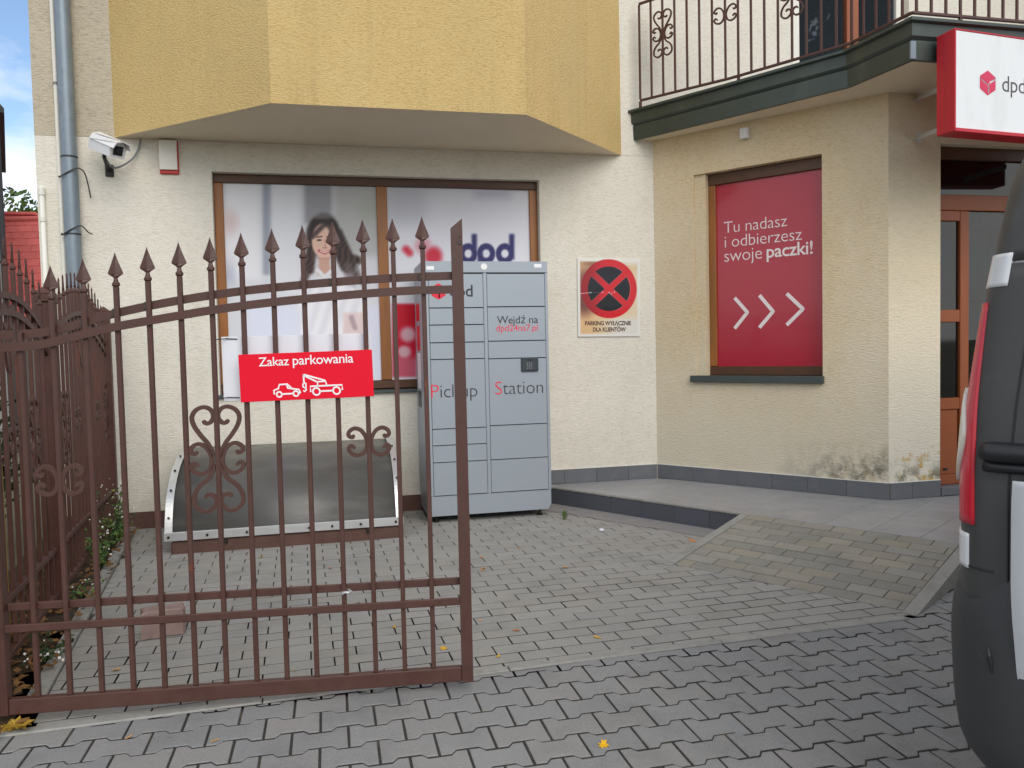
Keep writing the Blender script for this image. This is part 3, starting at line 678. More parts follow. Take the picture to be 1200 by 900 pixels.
# door leaf standing ajar inside, glazed
db('door_stile', (d0+.95, yd, .23), (d0+1.05, yd+.06, 2.348)); db('door_stile', (d0+1.65, yd, .23), (d0+1.749, yd+.06, 2.348))
mb = MB(); mb.box((d0+1.051, yd+.026, .23), (d0+1.649, yd+.032, 2.348), fr=fr_ent); mb.obj('pane', m_glassd, dr)
mb = MB()
x0, x1, y0, y1, z0, z1 = d0-.1, d0+1.9, .14, 1.6, TZ, 2.84
mb.add([fr_ent @ V(p) for p in ((x0,y0,z0),(x1,y0,z0),(x1,y1,z0),(x0,y1,z0),(x0,y0,z1),(x1,y0,z1),(x1,y1,z1),(x0,y1,z1))], [(0,1,2,3),(4,7,6,5),(1,5,6,2),(2,6,7,3),(3,7,4,0)]); mb.obj('hallway', m_room, dr)
mb = MB(); mb.box((stx1+.001, yd+.026, .23), (d0+.949, yd+.032, 2.348), fr=fr_ent); mb.obj('pane', m_glass, dr)
mb = MB(); mb.box((d0+.75, 1.3, 1.75), (d0+1.7, 1.39, 2.45), fr=fr_ent); mb.obj('hall_board', m_room2, dr)
# --- balcony
ba = empty('balcony', (0,0,0), '', ''); del ba['category']; ba['label'] = 'balcony with dark green metal edge above the diagonal wall'; ba.parent = bld; ba.location = V((3.5, 5.5, 3.19))-bld.location
BP = [V((2.690, WY+.02)), V((3.205, 5.93)), V((3.705, 5.105)), V((3.775, 4.54)), V((7.6, 4.54))]
zb0, zb1 = 3.19, 3.45
def offs(path, d):
    """offset a 2d path outwards (to its left-of-travel negative side = outside)"""
    out = []
    for i, p in enumerate(path):
        ns = []
        for a, b in ((i-1, i), (i, i+1)):
            if 0 <= a and b < len(path): e = (path[b]-path[a]).normalized(); ns.append(V((e.y, -e.x)))
        n = sum(ns, V((0,0))); n = n/len(ns); n = n/max(n.length_squared, .2); out.append(p-n*(-d))
    return out
inner = [V((7.6, 6.9)), V((2.69, 6.9))]
def ringpoly(path, z): return [V((p.x, p.y, z)) for p in path]+[V((q.x, q.y, z)) for q in inner]
mb = MB(); mb.prism(ringpoly(offs(BP, -.03), zb0+.004), V((0,0,zb1-zb0-.01))); mb.obj('slab', m_soffit, ba)
# profiled metal fascia: lower band, step, upper band, drip lip
prof = [(-.028, zb0), (0, zb0), (.004, zb0+.125), (-.004, zb0+.13), (.018, zb0+.15), (.018, zb1-.03), (.045, zb1-.02), (.045, zb1), (-.03, zb1+.004)]
mb = MB(); rows_ = [[V((p.x, p.y, z)) for p in offs(BP, d)] for d, z in prof]
for i in range(len(rows_)-1):
    for k in range(len(BP)-1): mb.add([rows_[i][k], rows_[i][k+1], rows_[i+1][k+1], rows_[i+1][k]], [(0,1,2,3)])
mb.obj('fascia', m_green, ba)
mb = MB(); mb.add([V((p.x, p.y, zb1+.003)) for p in offs(BP, -.02)]+[V((q.x, q.y, zb1+.003)) for q in inner], [tuple(range(len(BP)+2))]); mb.obj('balcony_floor', m_floor, ba)
for c in (BP[2], BP[3]):
    mb = MB(); cc = offs(BP, .003)[2 if c is BP[2] else 3]; mb.bbox((cc.x-.012, cc.y-.004, zb0+.003), (cc.x+.03, cc.y+.012, zb0+.12), .003)
    # solder patch at the corner of the sheet metal
    if c is BP[3]: mb.obj('corner_patch', m_zinc, ba)
# scroll shapes measured on the gate, in metres about the bar they are forged to (x right, z up)
def zc(pts, c0=352., cy=461., k=.000526, kz=.000543): return [V(((x-(335+35*(y/880)))*k, (cy-y)*kz)) for x, y in pts]
S_UP = zc([(440,190),(430,208),(408,213),(383,197),(368,160),(385,118),(430,99),(485,118),(517,165),(508,225),(470,290),(425,350),(402,400),(392,450)])
S_C = zc([(500,405),(515,424),(543,410),(535,378),(492,356),(442,374),(408,430),(404,490),(430,545),(480,566),(530,548),(549,512),(528,490),(497,514)])
S_DN = zc([(392,500),(402,545),(440,605),(505,655),(543,720),(542,785),(495,826),(442,826),(402,792),(392,752),(412,720),(448,713),(472,737)])
def scroll(pts, fr, x, z, k, th, dep, sgn, name, m, parent, y=0):
    P = spline([V((sgn*p.x*k, y, p.y*k)) for p in pts], 5); W = [fr @ (V((x, 0, z))+p) for p in P]
    n = (fr.to_3x3() @ V((0,1,0))).normalized(); mb = MB(); mb.ribbon(W, n, th, dep); return mb.obj(name, m, parent)
def motif(kind, fr, x, z, k, th, dep, m, parent):
    for s_ in (1, -1):
        if kind == 'heart':
            A_, C_, D_ = ([V((p.x-.006, p.y)) for p in S] for S in (S_UP, S_C, S_DN))
            scroll(A_, fr, x, z, k, th, dep, s_, 'scroll', m, parent); scroll(C_, fr, x, z, k, th, dep, s_, 'scroll', m, parent); scroll(D_, fr, x, z, k, th, dep, s_, 'scroll', m, parent)
        else: scroll([V((p.x-.017, p.y)) for p in S_C], fr, x, z, k*.92, th, dep, s_, 'scroll', m, parent)
# railing: a part of the building with bars, rails and scrolls
rl = empty('balcony_railing', (0,0,0), '', ''); del rl['category']; rl['label'] = 'brown iron balcony railing with upright bars and scrolls'; rl.parent = bld; rl.location = V((3.5, 5.5, zb1))-bld.location
RPth = offs(BP, -.035); RPth[0] = V((2.728, WY-.11)); rz0, rz1 = 3.50, 4.33
cum = [0]
for a, b in zip(RPth, RPth[1:]): cum.append(cum[-1]+(b-a).length)
def rpos(s):
    for i in range(len(RPth)-1):
        if s <= cum[i+1] or i == len(RPth)-2:
            d = (RPth[i+1]-RPth[i]).normalized(); return RPth[i]+d*(s-cum[i]), d
for i in range(len(RPth)-1):
    a, b = RPth[i], RPth[i+1]; fr = frame(V((a.x, a.y, 0)), V((b.x-a.x, b.y-a.y, 0))); Lr = (b-a).length
    for z in (rz0, rz1): mb = MB(); mb.bbox((0, -.011, z), (Lr, .011, z+.018), .002, fr=fr); mb.obj('rail', m_rail, rl)
me_rb = MB().bbox((-.008,-.008,rz0+.018), (.008,.008,rz1), .0015).mesh('bar', m_rail)
n_ = 0; s_ = .0
while s_ < cum[3]+2.6:
    p, d = rpos(s_); an = math.atan2(d.y, d.x); o = link('bar', me_rb, rl); o.location = V((p.x, p.y, 0))-(bld.location+rl.location); o.rotation_euler.z = an
    fr = frame(V((p.x, p.y, 0)), V((d.x, d.y, 0)))
    if n_ % 10 == 2: motif('heart', fr, 0, 4.03, .96, .013, .011, m_rail, rl)
    elif n_ % 10 == 7: motif('c', fr, 0, 4.03, 1.2, .013, .011, m_rail, rl)
    if n_ % 8 == 0: mb = MB(); mb.bbox((-.01,-.01,zb1), (.01,.01,rz0), .001, fr=fr); mb.obj('foot', m_rail, rl)
    n_ += 1; s_ += .1135
# balcony door on the upper floor
bd = empty('balcony_door', (0,0,0), '', ''); del bd['category']; bd['label'] = 'glazed balcony door reflecting trees and sky'; bd.parent = bld; bd.location = V((4.9, WY+.1, 3.5))-bld.location
def b2(nm, lo, hi, m): bar(nm, lo, hi, m, bd)
b2('frame_jamb', (4.302,.05,3.51), (4.40,.12,5.598), m_pvc); b2('frame_jamb', (5.45,.05,3.51), (5.548,.12,5.598), m_pvc)
b2('mullion', (4.90,.04,3.51), (5.03,.12,5.598), m_door); b2('frame_sill', (4.401,.045,3.501), (4.899,.12,3.58), m_pvc); b2('frame_sill', (5.031,.045,3.501), (5.449,.12,3.58), m_pvc)
m_mirror = mat('reflecting_glass', (60,68,74), .02, spec=1., metal=.55)
for a, b in ((4.401,4.899),(5.031,5.449)): mb = MB(); mb.box((a,.085,3.581), (b,.092,5.598), fr=fr_main); mb.obj('pane', m_mirror, bd)

# ================================================================== THINGS ON THE FACADE
# downpipe
dp = empty('downpipe', (-1.873, WY-.07, 0), 'blue grey zinc rainwater downpipe at the left end of the facade', 'downpipe')
mb = MB(); mb.tube([(-1.872, WY-.07, z) for z in (.05, 1, 2, 3, 4, 5, 6.6)], .056, 20, caps=True); mb.obj('pipe', m_zinc, dp, smooth=True)
for z in (2.30, 2.88, 4.6):
    mb = MB(); mb.tube([(-1.872, WY-.07, z-.006), (-1.872, WY-.07, z+.006)], .0595, 20); mb.bbox((-1.885, WY-.012, z-.006), (-1.86, WY-.0, z+.006), .001); mb.obj('bracket', m_wire if z < 3 else m_zinc, dp)
for z, dx in ((2.74, .03), (2.31, .05)):
    mb = MB(); mb.tube(spline([V((-1.95, WY-.06, z)), V((-1.93, WY-.12, z-.02)), V((-1.86, WY-.135, z+.02)), V((-1.80, WY-.11, z+.05)), V((-1.765, WY-.07, z+.01)), V((-1.74, WY-.05, z-.16 if z > 2.5 else z-.005))]), .005, 6); mb.obj('wire_tie', m_wire, dp)
cp = empty('cable_conduit', (-1.965, WY-.02, 0), 'thin white cable conduit running up beside the downpipe', 'conduit')
mb = MB(); mb.tube([(-1.955, WY-.022, z) for z in (.1, 2, 4, 6.6)], .0165, 10); mb.obj('pipe', m_pvc, cp, smooth=True)
for z in (1.6, 2.5, 3.43): mb = MB(); mb.tube([(-1.955, WY-.022, z), (-1.955, WY-.022, z+.02)], .0195, 10); mb.obj('clip', m_grey if z > 3 else m_pvc, cp)
sp_ = empty('short_white_pipe', (-2.085, WY-.03, 0), 'short white capped pipe at the outer corner of the wall', 'pipe')
mb = MB(); mb.tube([(-2.085, WY-.027, z) for z in (.1, 1.5, 2.63)], .018, 10); mb.obj('pipe', m_pvc, sp_, smooth=True)
mb = MB(); mb.tube([(-2.085, WY-.027, 2.60), (-2.085, WY-.027, 2.655), (-2.085, WY-.027, 2.668)], [.023,.023,.014], 10); mb.obj('cap', m_pvc, sp_)
mb = MB(); mb.tube([(-2.085, WY-.027, 2.40), (-2.085, WY-.027, 2.43)], .022, 10); mb.obj('clip', m_pvc, sp_)
# CCTV camera
cc = empty('security_camera', (-1.58, WY, 2.78), 'white bullet security camera on a bracket under the ochre bay', 'camera')
A = wp(114, 168, WY-.30)+V((0,.05,0)); ax = V((.46, -.72, -.32)).normalized()
A = V((-1.655, WY-.15, 2.985)); ax = V((.62, -.66, -.36)).normalized(); Bp = A+ax*.34
fr = frame(A, V((ax.x, ax.y, 0)).normalized(), V((0,0,1)))
up = (V((0,0,1))-ax*ax.z).normalized(); fr_c = frame(A, ax, up)
mb = MB(); n = 10; prof2 = [(a*1.25, b*1.25) for a, b in ((-.046,-.045),(.046,-.045),(.05,.01),(.036,.042),(0,.052),(-.036,.042),(-.05,.01))]
mb.add([fr_c @ V((0,a,b)) for a, b in prof2]+[fr_c @ V((.30,a,b)) for a, b in prof2], [tuple(range(7))]+[(i,(i+1)%7,7+(i+1)%7,7+i) for i in range(7)]+[tuple(range(7,14))]); mb.obj('housing', m_cctv, cc)
mb = MB(); mb.add([fr_c @ V((.02,a*1.12,b*1.12+.004)) for a, b in prof2[2:]]+[fr_c @ V((.355,a*1.12,b*1.12+.004)) for a, b in prof2[2:]]+[fr_c @ V((.02,a*1.04,b*1.04+.002)) for a, b in prof2[2:]]+[fr_c @ V((.355,a*1.04,b*1.04+.002)) for a, b in prof2[2:]],
  [(i,i+1,6+i-1,5+i) for i in range(4)]+[(10+i,11+i,16+i,15+i) for i in range(4)]+[(5+i,6+i,16+i,15+i) for i in range(4)]+[(0,5,15,10),(4,9,19,14)]); mb.obj('sun_shield', m_cctv, cc)
mb = MB(); mb.bbox((.301,-.036,-.036), (.306,.036,.032), .004, fr=fr_c); mb.obj('front_glass', m_black, cc)
mb = MB(); mb.tube([fr_c @ V((.306,0,-.004)), fr_c @ V((.312,0,-.004))], .022, 14); mb.obj('lens', m_glassd, cc)
mb = MB(); e = V((-1.61, WY-.015, 2.80)); mb.tube([fr_c @ V((.14,0,-.05)), fr_c @ V((.13,0,-.085)), e+V((0,-.05,.02)), e], .014, 8); mb.bbox((e.x-.03, WY-.014, e.z-.045), (e.x+.03, WY-.001, e.z+.045), .003); mb.obj('bracket', m_screw, cc)
mb = MB(); mb.tube(spline([fr_c @ V((.10,0,-.06)), V((-1.56, WY-.12, 2.80)), V((-1.46, WY-.06, 2.86)), V((-1.40, WY-.03, 2.95)), V((-1.375, WY-.02, 3.045))]), .008, 7); mb.obj('cable', m_grey, cc)
# alarm siren
sr = empty('alarm_siren', (-1.175, WY, 2.80), 'white alarm siren box with a red lower edge under the bay', 'alarm')
mb = MB(); mb.bbox((-1.246, WY-.022, 2.785), (-1.106, WY-.001, 3.045), .006); mb.obj('red_base', mat('siren_red', (196,44,44), .4), sr)
mb = MB(); mb.prism([V((-1.241, y, z)) for y, z in ((WY-.0225,2.815),(WY-.045,2.815),(WY-.056,2.93),(WY-.045,3.042),(WY-.0225,3.042))], V((.128,0,0))); mb.obj('cover', m_pvc, sr)
# small sensor on the diagonal wall
a, z = dpt(874, 157); sn = empty('wall_sensor', DC+DD*a+V((0,0,z-.05)), 'small white sensor box above the red window', 'sensor')
mb = MB(); mb.bbox((a-.037,-.05,z-.045), (a+.037,-.001,z+.045), .008, fr=fr_diag); mb.obj('box', m_cctv, sn)
mb = MB(); mb.tube([fr_diag @ V((a, -.0505, z-.012)), fr_diag @ V((a, -.054, z-.012))], .012, 10); mb.obj('lens', m_pvc, sn)
# bleached no stopping sign
ns = empty('no_stopping_sign', (2.44, WY, 1.45), 'sun bleached sign with red crossed ring on the white wall', 'sign')
fr_s = frame(V((2.150, WY-.012, 1.455)), V((1,0,-.012))); SW, SH = .578, .685
def signprint(u, v):
    x, y = u/SW, v/SH; c = (222,222,216)
    inn = bx(x, y, .035, .965, .03, .965, .01)
    skin = mixv((222,190,140), (214,206,190), sm(.35, .95, x)*.6); skin = mixv(skin, (214,170,130), sm(.5,.0,x)*.6); skin = mixv(skin, (206,176,130), sm(.75,.95,y)*.7)
    skin = mixv(skin, (216,214,206), max(sm(.30, .18, y)*sm(.15, .75, x), 0)*.95); skin = mixv(skin, (220,218,210), sm(.86,1.,y)*sm(.55,.8,x))
    c = mixv(c, skin, inn)
    dk = max(ell(x, y, .12, .60, .14, .26, .6), ell(x, y, .10, .44, .16, .16, .7), ell(x, y, .34, .93, .26, .05, .8)*.7); c = mixv(c, (92,42,44), dk*.8*inn)
    dx, dy = (x-.50)*SW, (y-.615)*SH; r = math.hypot(dx, dy); R_ = .262
    red = mixv((150,26,38), (204,30,42), sm(-.22, -.02, dx)); blue = mixv((22,24,38), (14,16,24), sm(.1,-.1,dy))
    disc = 1-sm(R_-.004, R_+.004, r); c = mixv(c, red, disc)
    ring = 1-sm(.196, .200, r)
    d1 = abs(dx*.66+dy*.75); d2 = abs(dx*.66-dy*.75); arm = min(d1, d2)
    c = mixv(c, (226,196,190), max(0, 1-abs(r-.200)/.006)*.5*sm(0,.1,dx)*disc*sm(.025,.035,arm))
    c = mixv(c, blue, ring*sm(.025, .028, arm)); c = mixv(c, (214,190,190), max(0, 1-abs(arm-.027)/.0035)*.4*ring)
    c = mixv(c, (226,220,220), seg(dx, dy, -.28, -.045, -.17, -.035, .0025, .002)*.8); c = mixv(c, (220,214,214), seg(dx, dy, -.17, -.036, .05, -.03, .0015, .001)*.35)
    for q in ((-.06,-.03),(.0,-.035),(.05,-.03),(-.17,-.034),(.02,-.047)): c = mixv(c, (230,226,226), ell(dx, dy, q[0], q[1], .006, .005, .5)*.8)
    return c
mb = MB(); mb.bbox((-.004, -.001, -.004), (SW+.004, .010, SH+.004), .001, fr=fr_s); mb.obj('board', m_pvc, ns)
print_sheet('printed_face', fr_s, SW, SH, 150, 170, signprint, vcol_mat('sign_print', .35, .3), ns, th=.0022)
m_txtbr = mat('sign_lettering', (74,40,34), .5)
text('lettering', 'PARKING WYŁĄCZNIE', fr_s, .062, .495, .098, m_txtbr, ns, off=.03, push=.0034, hgt=.036); text('lettering', 'DLA KLIENTÓW', fr_s, .135, .445, .042, m_txtbr, ns, off=.03, push=.0034, hgt=.036)
# light box sign over the entrance
la = math.radians(6); lx = V((math.cos(la), math.sin(la), 0)); fr_l = frame(V((3.934, 4.35, 2.687)), lx)
lb = empty('light_box_sign', (4.9, 4.5, 2.687), 'white light box sign with red edges over the entrance', 'sign')
LH, LW, LT = .645, 1.9, .145
def lbx(nm, lo, hi, m, b=.003): mb = MB(); mb.bbox(lo, hi, b, fr=fr_l); mb.obj(nm, m, lb)
m_lred = mat('lightbox_red', (186,30,48), .4, var=.06, vs=6.); m_lface = mat('lightbox_face', (226,228,228), .3, coat=.2, dirt=[((192,194,192), 4., .5, .8, .5, (1,1,.3))])
lbx('side_panel', (0,0,0), (.012,.07,LH), m_lred); lbx('side_panel', (.003,.072,.002), (.012,LT,LH-.002), m_lred); lbx('side_panel', (LW-.012,0,0), (LW,LT,LH), m_lred)
lbx('top_panel', (.0125,.001,LH-.012), (LW-.0125,LT,LH), m_lred); lbx('bottom_panel', (.0125,.001,0), (LW-.0125,LT,.012), m_lred)
lbx('face', (.013,.004,.0125), (LW-.013,.012,LH-.0125), m_lface, .001); lbx('back_panel', (.013,LT-.01,.0125), (LW-.013,LT-.002,LH-.0125), m_lred, .001)
lbx('lip', (.0,-.006,-.004), (LW,.0038,.02), m_lred)
def lpt(x, y): p = pp(x, y, V((3.934,4.35,2.7)), fr_l.to_3x3() @ V((0,1,0))); q = fr_l.inverted() @ p; return q.x, q.z
def cube_logo(fr, cx, cz, r, m, mw, parent, y=0.):
    mb = MB(); H = [V((cx+r*math.sin(k*math.pi/3)*.98, -.0015-y, cz+r*math.cos(k*math.pi/3))) for k in range(6)]; mb.add([fr @ p for p in H], [tuple(range(6))]); o = mb.obj('cube_emblem', m, parent)
    mb = MB(); n = fr.to_3x3() @ V((0,-1,0))
    for pts in (((-.94,.40),(-.62,.22),(-.06,-.10)), ((.94,.42),(.45,.16),(.20,.02)), ((.06,-.02),(.08,-.10),(.08,-.80))):
        P = [fr @ V((cx+a*r, -.0012-y, cz+b*r)) for a, b in pts]; mb.ribbon(P, n, r*.15, .0006, taper=False)
    mb.obj('emblem_line', mw, parent)
cx, cz = lpt(1158, 97); cube_logo(fr_l, cx, cz, .080, mat('emblem_red', (206,44,84), .4), m_lface, lb, y=-.004)
A, B_ = lpt(1175, 106), lpt(1200, 109); text('lettering', 'dpd', fr_l, A[0], A[0]+.205, A[1]-.004, mat('letter_grey', (76,72,76), .4), lb, off=-.005, push=-.0025)
for (ax_, ay_), zl in (((1074,162), .05), ((1074,115), .47)):
    p1 = wp(ax_, ay_, EC.y); p0 = wp(1104, ay_-11, (fr_l @ V((.05, LT, 0))).y+.004)
    mb = MB(); fa = frame(p0, p1-p0); La = (p1-p0).length; mb.box((0,-.003,-.018), (La,.003,.018), fr=fa); mb.box((0,.0031,-.018), (La,.03,-.013), fr=fa); mb.box((La-.006,-.03,-.035), (La,-.0031,.035), fr=fa); mb.obj('bracket', m_alu, lb)
for zl in (.05, .47): mb = MB(); mb.box((1.5, LT, zl-.02), (1.506, LT+.5, zl+.02), fr=fr_l); mb.obj('bracket', m_alu, lb)

# ================================================================== PARCEL LOCKER
LX0, LX1, LYF, LZT = .712, 1.720, 6.15, 2.05
lo_ = empty('parcel_locker', (1.215, 6.4, 0), 'grey parcel locker cabinet standing against the white wall', 'parcel locker')
fr_k = frame(V((0, LYF, 0)), V((1,0,0)))
mb = MB(); mb.bbox((LX0, .016, .21), (LX1, .545, LZT), .004, fr=fr_k); mb.obj('body', m_locker, lo_)
mb = MB(); b_ = [V((LX0+.004, LYF+.002, .055)), V((LX1-.03, LYF+.002, .055)), V((LX1-.004, LYF+.002, .10)), V((LX1-.004, LYF+.002, .212)), V((LX0+.004, LYF+.002, .212))]; mb.prism(b_, V((0,.53,0))); mb.obj('base', m_locker, lo_)
mb = MB(); mb.bbox((LX0, -.004, 1.962), (LX1, .0155, LZT), .003, fr=fr_k); mb.obj('head_panel', m_locker, lo_)
for a, b in ((LX0, LX0+.05), (LX1-.022, LX1)): mb = MB(); mb.bbox((a, .0, .213), (b, .0155, 1.961), .002, fr=fr_k); mb.obj('frame_post', m_locker, lo_)
def kz(x, y): return wp(x, y, LYF).z
xc = wp(571, 450, LYF).x
mb = MB(); mb.bbox((xc-.014, .0, .213), (xc+.014, .0155, 1.961), .002, fr=fr_k); mb.obj('frame_post', m_locker, lo_)
mb = MB(); mb.box((LX0+.051, .0125, .213), (LX1-.023, .0158, 1.961), fr=fr_k); mb.obj('door_gap', m_lockd, lo_)
lz = [1.955]+[kz(505, y) for y in (361,381,401.8,421.5,503.3,522.7,542.7)]+[.216]; rz = [1.955]+[kz(610, y) for y in (359.3,399.2,419.6,497.3,537)]+[.216]
doors = {}
for side, zs, a, b in (('l', lz, LX0+.053, xc-.0165), ('r', rz, xc+.0165, LX1-.0245)):
    for k, (zt, zb_) in enumerate(zip(zs, zs[1:])):
        mb = MB(); mb.bbox((a, .0, zb_+.0035), (b, .0123, zt-.0035), .002, fr=fr_k); d_ = mb.obj('door', m_locker, lo_)
        doors[side, k] = d_
        mb = MB(); mb.bbox((a, -.006, zb_+.0035), (b, -.0005, zb_+.0095), .001, fr=fr_k); mb.obj('lower_lip', m_locker, d_)
def kp(x, y): p = wp(x, y, LYF); return p.x, p.z
def ktext(body, l, r, m, d_, off=-.01, **kw): A, B_ = kp(*l), kp(*r); text('lettering', body, fr_k, A[0], B_[0], A[1], m, d_, off=off, **kw)
ktext('Wejdź na', (582.5,379.3), (630.5,378), m_txt, doors['r',1], 0.); ktext('dpd24na7.pl', (581.5,388.2), (630,386.5), m_txtred, doors['r',1], -.004)
ktext('Pickup', (505.5,466.5), (559.5,465), m_txt, doors['l',4], -.014, first=(m_txtred, .155)); ktext('Station', (580.5,462.5), (636.5,460), m_txt, doors['r',3], -.014, first=(m_txtred, .155))
ktext('dpd', (527,347.5), (554,346), m_txt, doors['l',0], .01)
x, z = kp(513.8, 341.5); cube_logo(fr_k, x, z, .064, m_logo, m_white, doors['l',0])
x, z = kp(620.5, 427); mb = MB(); mb.bbox((x-.07, -.018, z-.056), (x+.07, -.0005, z+.056), .006, fr=fr_k); kd = mb.obj('keypad', m_keypad, lo_)
for i in range(3):
    for j in range(4): mb = MB(); mb.bbox((x-.022+i*.017-.005, -.0195, z+.012-j*.014-.004), (x-.022+i*.017+.005, -.0183, z+.012-j*.014+.004), .0004, fr=fr_k); mb.obj('key', m_grey, kd)
mb = MB(); mb.box((x-.022, -.0190, z+.03), (x+.022, -.0182, z+.042), fr=fr_k); mb.obj('display', m_black, kd)
x, z = kp(567, 312.5); mb = MB(); mb.tube([fr_k @ V((x,-.004,z)), fr_k @ V((x,-.007,z))], .026, 18); mb.obj('round_plate', m_alu, lo_)
for px in (504, 630): x, z = kp(px, 311.5 if px > 600 else 314); mb = MB(); mb.box((x-.03,-.0052,z-.014), (x+.03,-.0042,z+.014), fr=fr_k); mb.obj('sticker', m_white, lo_)
for x, y in ((LX0+.07, .05),(LX1-.09, .05),(LX0+.07, .48),(LX1-.09, .48)): mb = MB(); mb.tube([fr_k @ V((x,y,0.002)), fr_k @ V((x,y,.012)), fr_k @ V((x,y,.0125)), fr_k @ V((x,y,.056))], [.026,.026,.011,.011], 12); mb.obj('foot', m_screw, lo_)
# stickers on the left flank, with lines of small print
fr_f = frame(V((LX0, LYF+.545, 0)), V((0,-1,0)))
for za, zb_, m in ((1.60,1.74,m_red),(1.36,1.56,m_red),(1.05,1.34,m_white),(.90,1.03,m_black)):
    mb = MB(); mb.box((.10,-.0012,za), (.32,-.0002,zb_), fr=fr_f); mb.obj('flank_sticker', m, lo_)

# ================================================================== LIGHT WELL
kb = empty('light_well_kerb', (-.3, 6.2, 0), 'brown rendered kerb of the basement light well at the wall', 'kerb')
mb = MB(); mb.bbox((-1.10, 5.76, -.05), (.455, 5.86, .085), .008); mb.obj('front_kerb', m_kerbbr, kb)
for a in (-1.10, .375): mb = MB(); mb.bbox((a, 5.862, -.05), (a+.08, WY-.002, .085), .008); mb.obj('side_kerb', m_kerbbr, kb)
cv = empty('light_well_cover', (-.33, 6.2, .1), 'curved smoked plastic light well cover with aluminium frame leaning on wall', 'cover')
CP = spline([V((0,5.775,.118)), V((0,5.815,.24)), V((0,5.885,.36)), V((0,6.01,.465)), V((0,6.17,.545)), V((0,6.38,.60)), V((0,WY-.008,.628))], 5)
cx0, cx1 = -1.14, .485
mb = MB(); n = len(CP)
mb.v = [(x, p.y, p.z) for p in CP for x in (cx0+.004, cx1-.004)]; mb.f = [(2*i, 2*i+1, 2*i+3, 2*i+2) for i in range(n-1)]; mb.mi = [0]*(n-1)
o = mb.obj('sheet', m_poly, cv, smooth=True); md = o.modifiers.new('thickness', 'SOLIDIFY'); md.thickness = .006
for a in (cx0, cx1-.05):
    mb = MB(); P = []
    for i, p in enumerate(CP):
        t = (CP[min(i+1,n-1)]-CP[max(i-1,0)]).normalized(); nn = V((0,-t.z,t.y)); q = p+nn*.012; P += [(a,q.y,q.z),(a+.05,q.y,q.z)]
    mb.v = P; mb.f = [(2*i,2*i+1,2*i+3,2*i+2) for i in range(n-1)]; mb.mi = [0]*(n-1); o = mb.obj('side_rail', m_alu, cv); md = o.modifiers.new('thickness','SOLIDIFY'); md.thickness = .008
    for i in (5, 12, 18, 24):
        p = CP[i]; t = (CP[i+1]-CP[i-1]).normalized(); nn = V((0,-t.z,t.y)); mb = MB(); mb.tube([V((a+.025,p.y,p.z))+nn*.014, V((a+.025,p.y,p.z))+nn*.024], .008, 8); mb.obj('bolt', m_screw, cv)
mb = MB(); mb.bbox((cx0-.002, 5.745, .095), (cx1+.002, 5.768, .155), .003); mb.obj('front_rail', m_alu, cv)
for x in (-1.11, -.86, -.60, -.18, -.02, .18, .43): mb = MB(); mb.tube([(x, 5.745, .125), (x, 5.735, .125)], .009, 8); mb.obj('bolt', m_screw, cv)
for x in (-.78, .22): mb = MB(); mb.bbox((x, 5.748, .055), (x+.05, 5.759, .094), .002); mb.obj('latch', m_screw, cv)

# ================================================================== GATE
G1 = gp(548, 797, .04); G0 = gp(0, 838, .04); GD = (G1-G0).normalized(); fr_gt = frame(V((G1.x, G1.y, 0)), GD)
GN = V((-GD.y, GD.x, 0))
gt = empty('iron_gate', (G1.x-.85, G1.y+.08, 0), 'brown wrought iron gate leaf with spear tips, standing open across the forecourt', 'gate')
TIPS = [1.878,1.871,1.868,1.859,1.846,1.833,1.818,1.801,1.784,1.766,1.747,1.726,1.702,1.68]
RT = [(-1.80,1.468),(-1.60,1.466),(-1.50,1.476),(-1.44,1.492),(-1.29,1.538),(-1.14,1.569),(-.98,1.596),(-.80,1.619),(-.60,1.637),(-.41,1.651),(-.22,1.661),(.02,1.667)]
RT2 = [(-1.80,1.420),(-1.56,1.421),(-1.44,1.446),(-1.29,1.486),(-1.14,1.510),(-.95,1.541),(-.77,1.564),(-.58,1.582),(-.38,1.597),(-.19,1.608),(.02,1.611)]
def spear(fr, x, y, tip, parent, m=None, h=.125, wd=.027, rot=False, coll=True):
    m = m or m_iron; mb = MB(); b = tip-h
    # forged leaf blade: flat diamond section that swells, then tapers to the tip
    rings = [(b+.030,.006,.006),(b+.036,.012,.008),(b+.046,wd*.98,.006),(b+.052,wd,.006),(b+.085,wd*.52,.005),(tip-.012,wd*.16,.005),(tip,.001,.001)]
    n = len(rings)
    for z, a, c in rings:
        if rot: a, c = c, a
        mb.v += [tuple(fr @ V((x+p*a, y+q*c, z))) for p, q in ((-1,0),(0,-1),(1,0),(0,1))]
    for i in range(n-1):
        for k in range(4): mb.f.append((i*4+k, i*4+(k+1)%4, i*4+4+(k+1)%4, i*4+4+k)); mb.mi.append(0)
    # collar below the blade
    for r_, z in (): pass
    base = len(mb.v); rr = [(b,.0105),(b+.004,.0145),(b+.012,.0145),(b+.017,.010),(b+.031,.007)]
    for z, r_ in rr: mb.v += [tuple(fr @ V((x+r_*math.cos(k*math.pi/4), y+r_*math.sin(k*math.pi/4), z))) for k in range(8)]
    for i in range(len(rr)-1):
        for k in range(8): mb.f.append((base+i*8+k, base+i*8+(k+1)%8, base+i*8+8+(k+1)%8, base+i*8+8+k)); mb.mi.append(0)
    mb.f.append(tuple(base+k for k in range(8))); mb.mi.append(0)
    return mb.obj('spearhead', m, parent)
def gbar(nm, lo, hi, b=.003, m=m_iron): mb = MB(); mb.bbox(lo, hi, b, fr=fr_gt); return mb.obj(nm, m, gt)
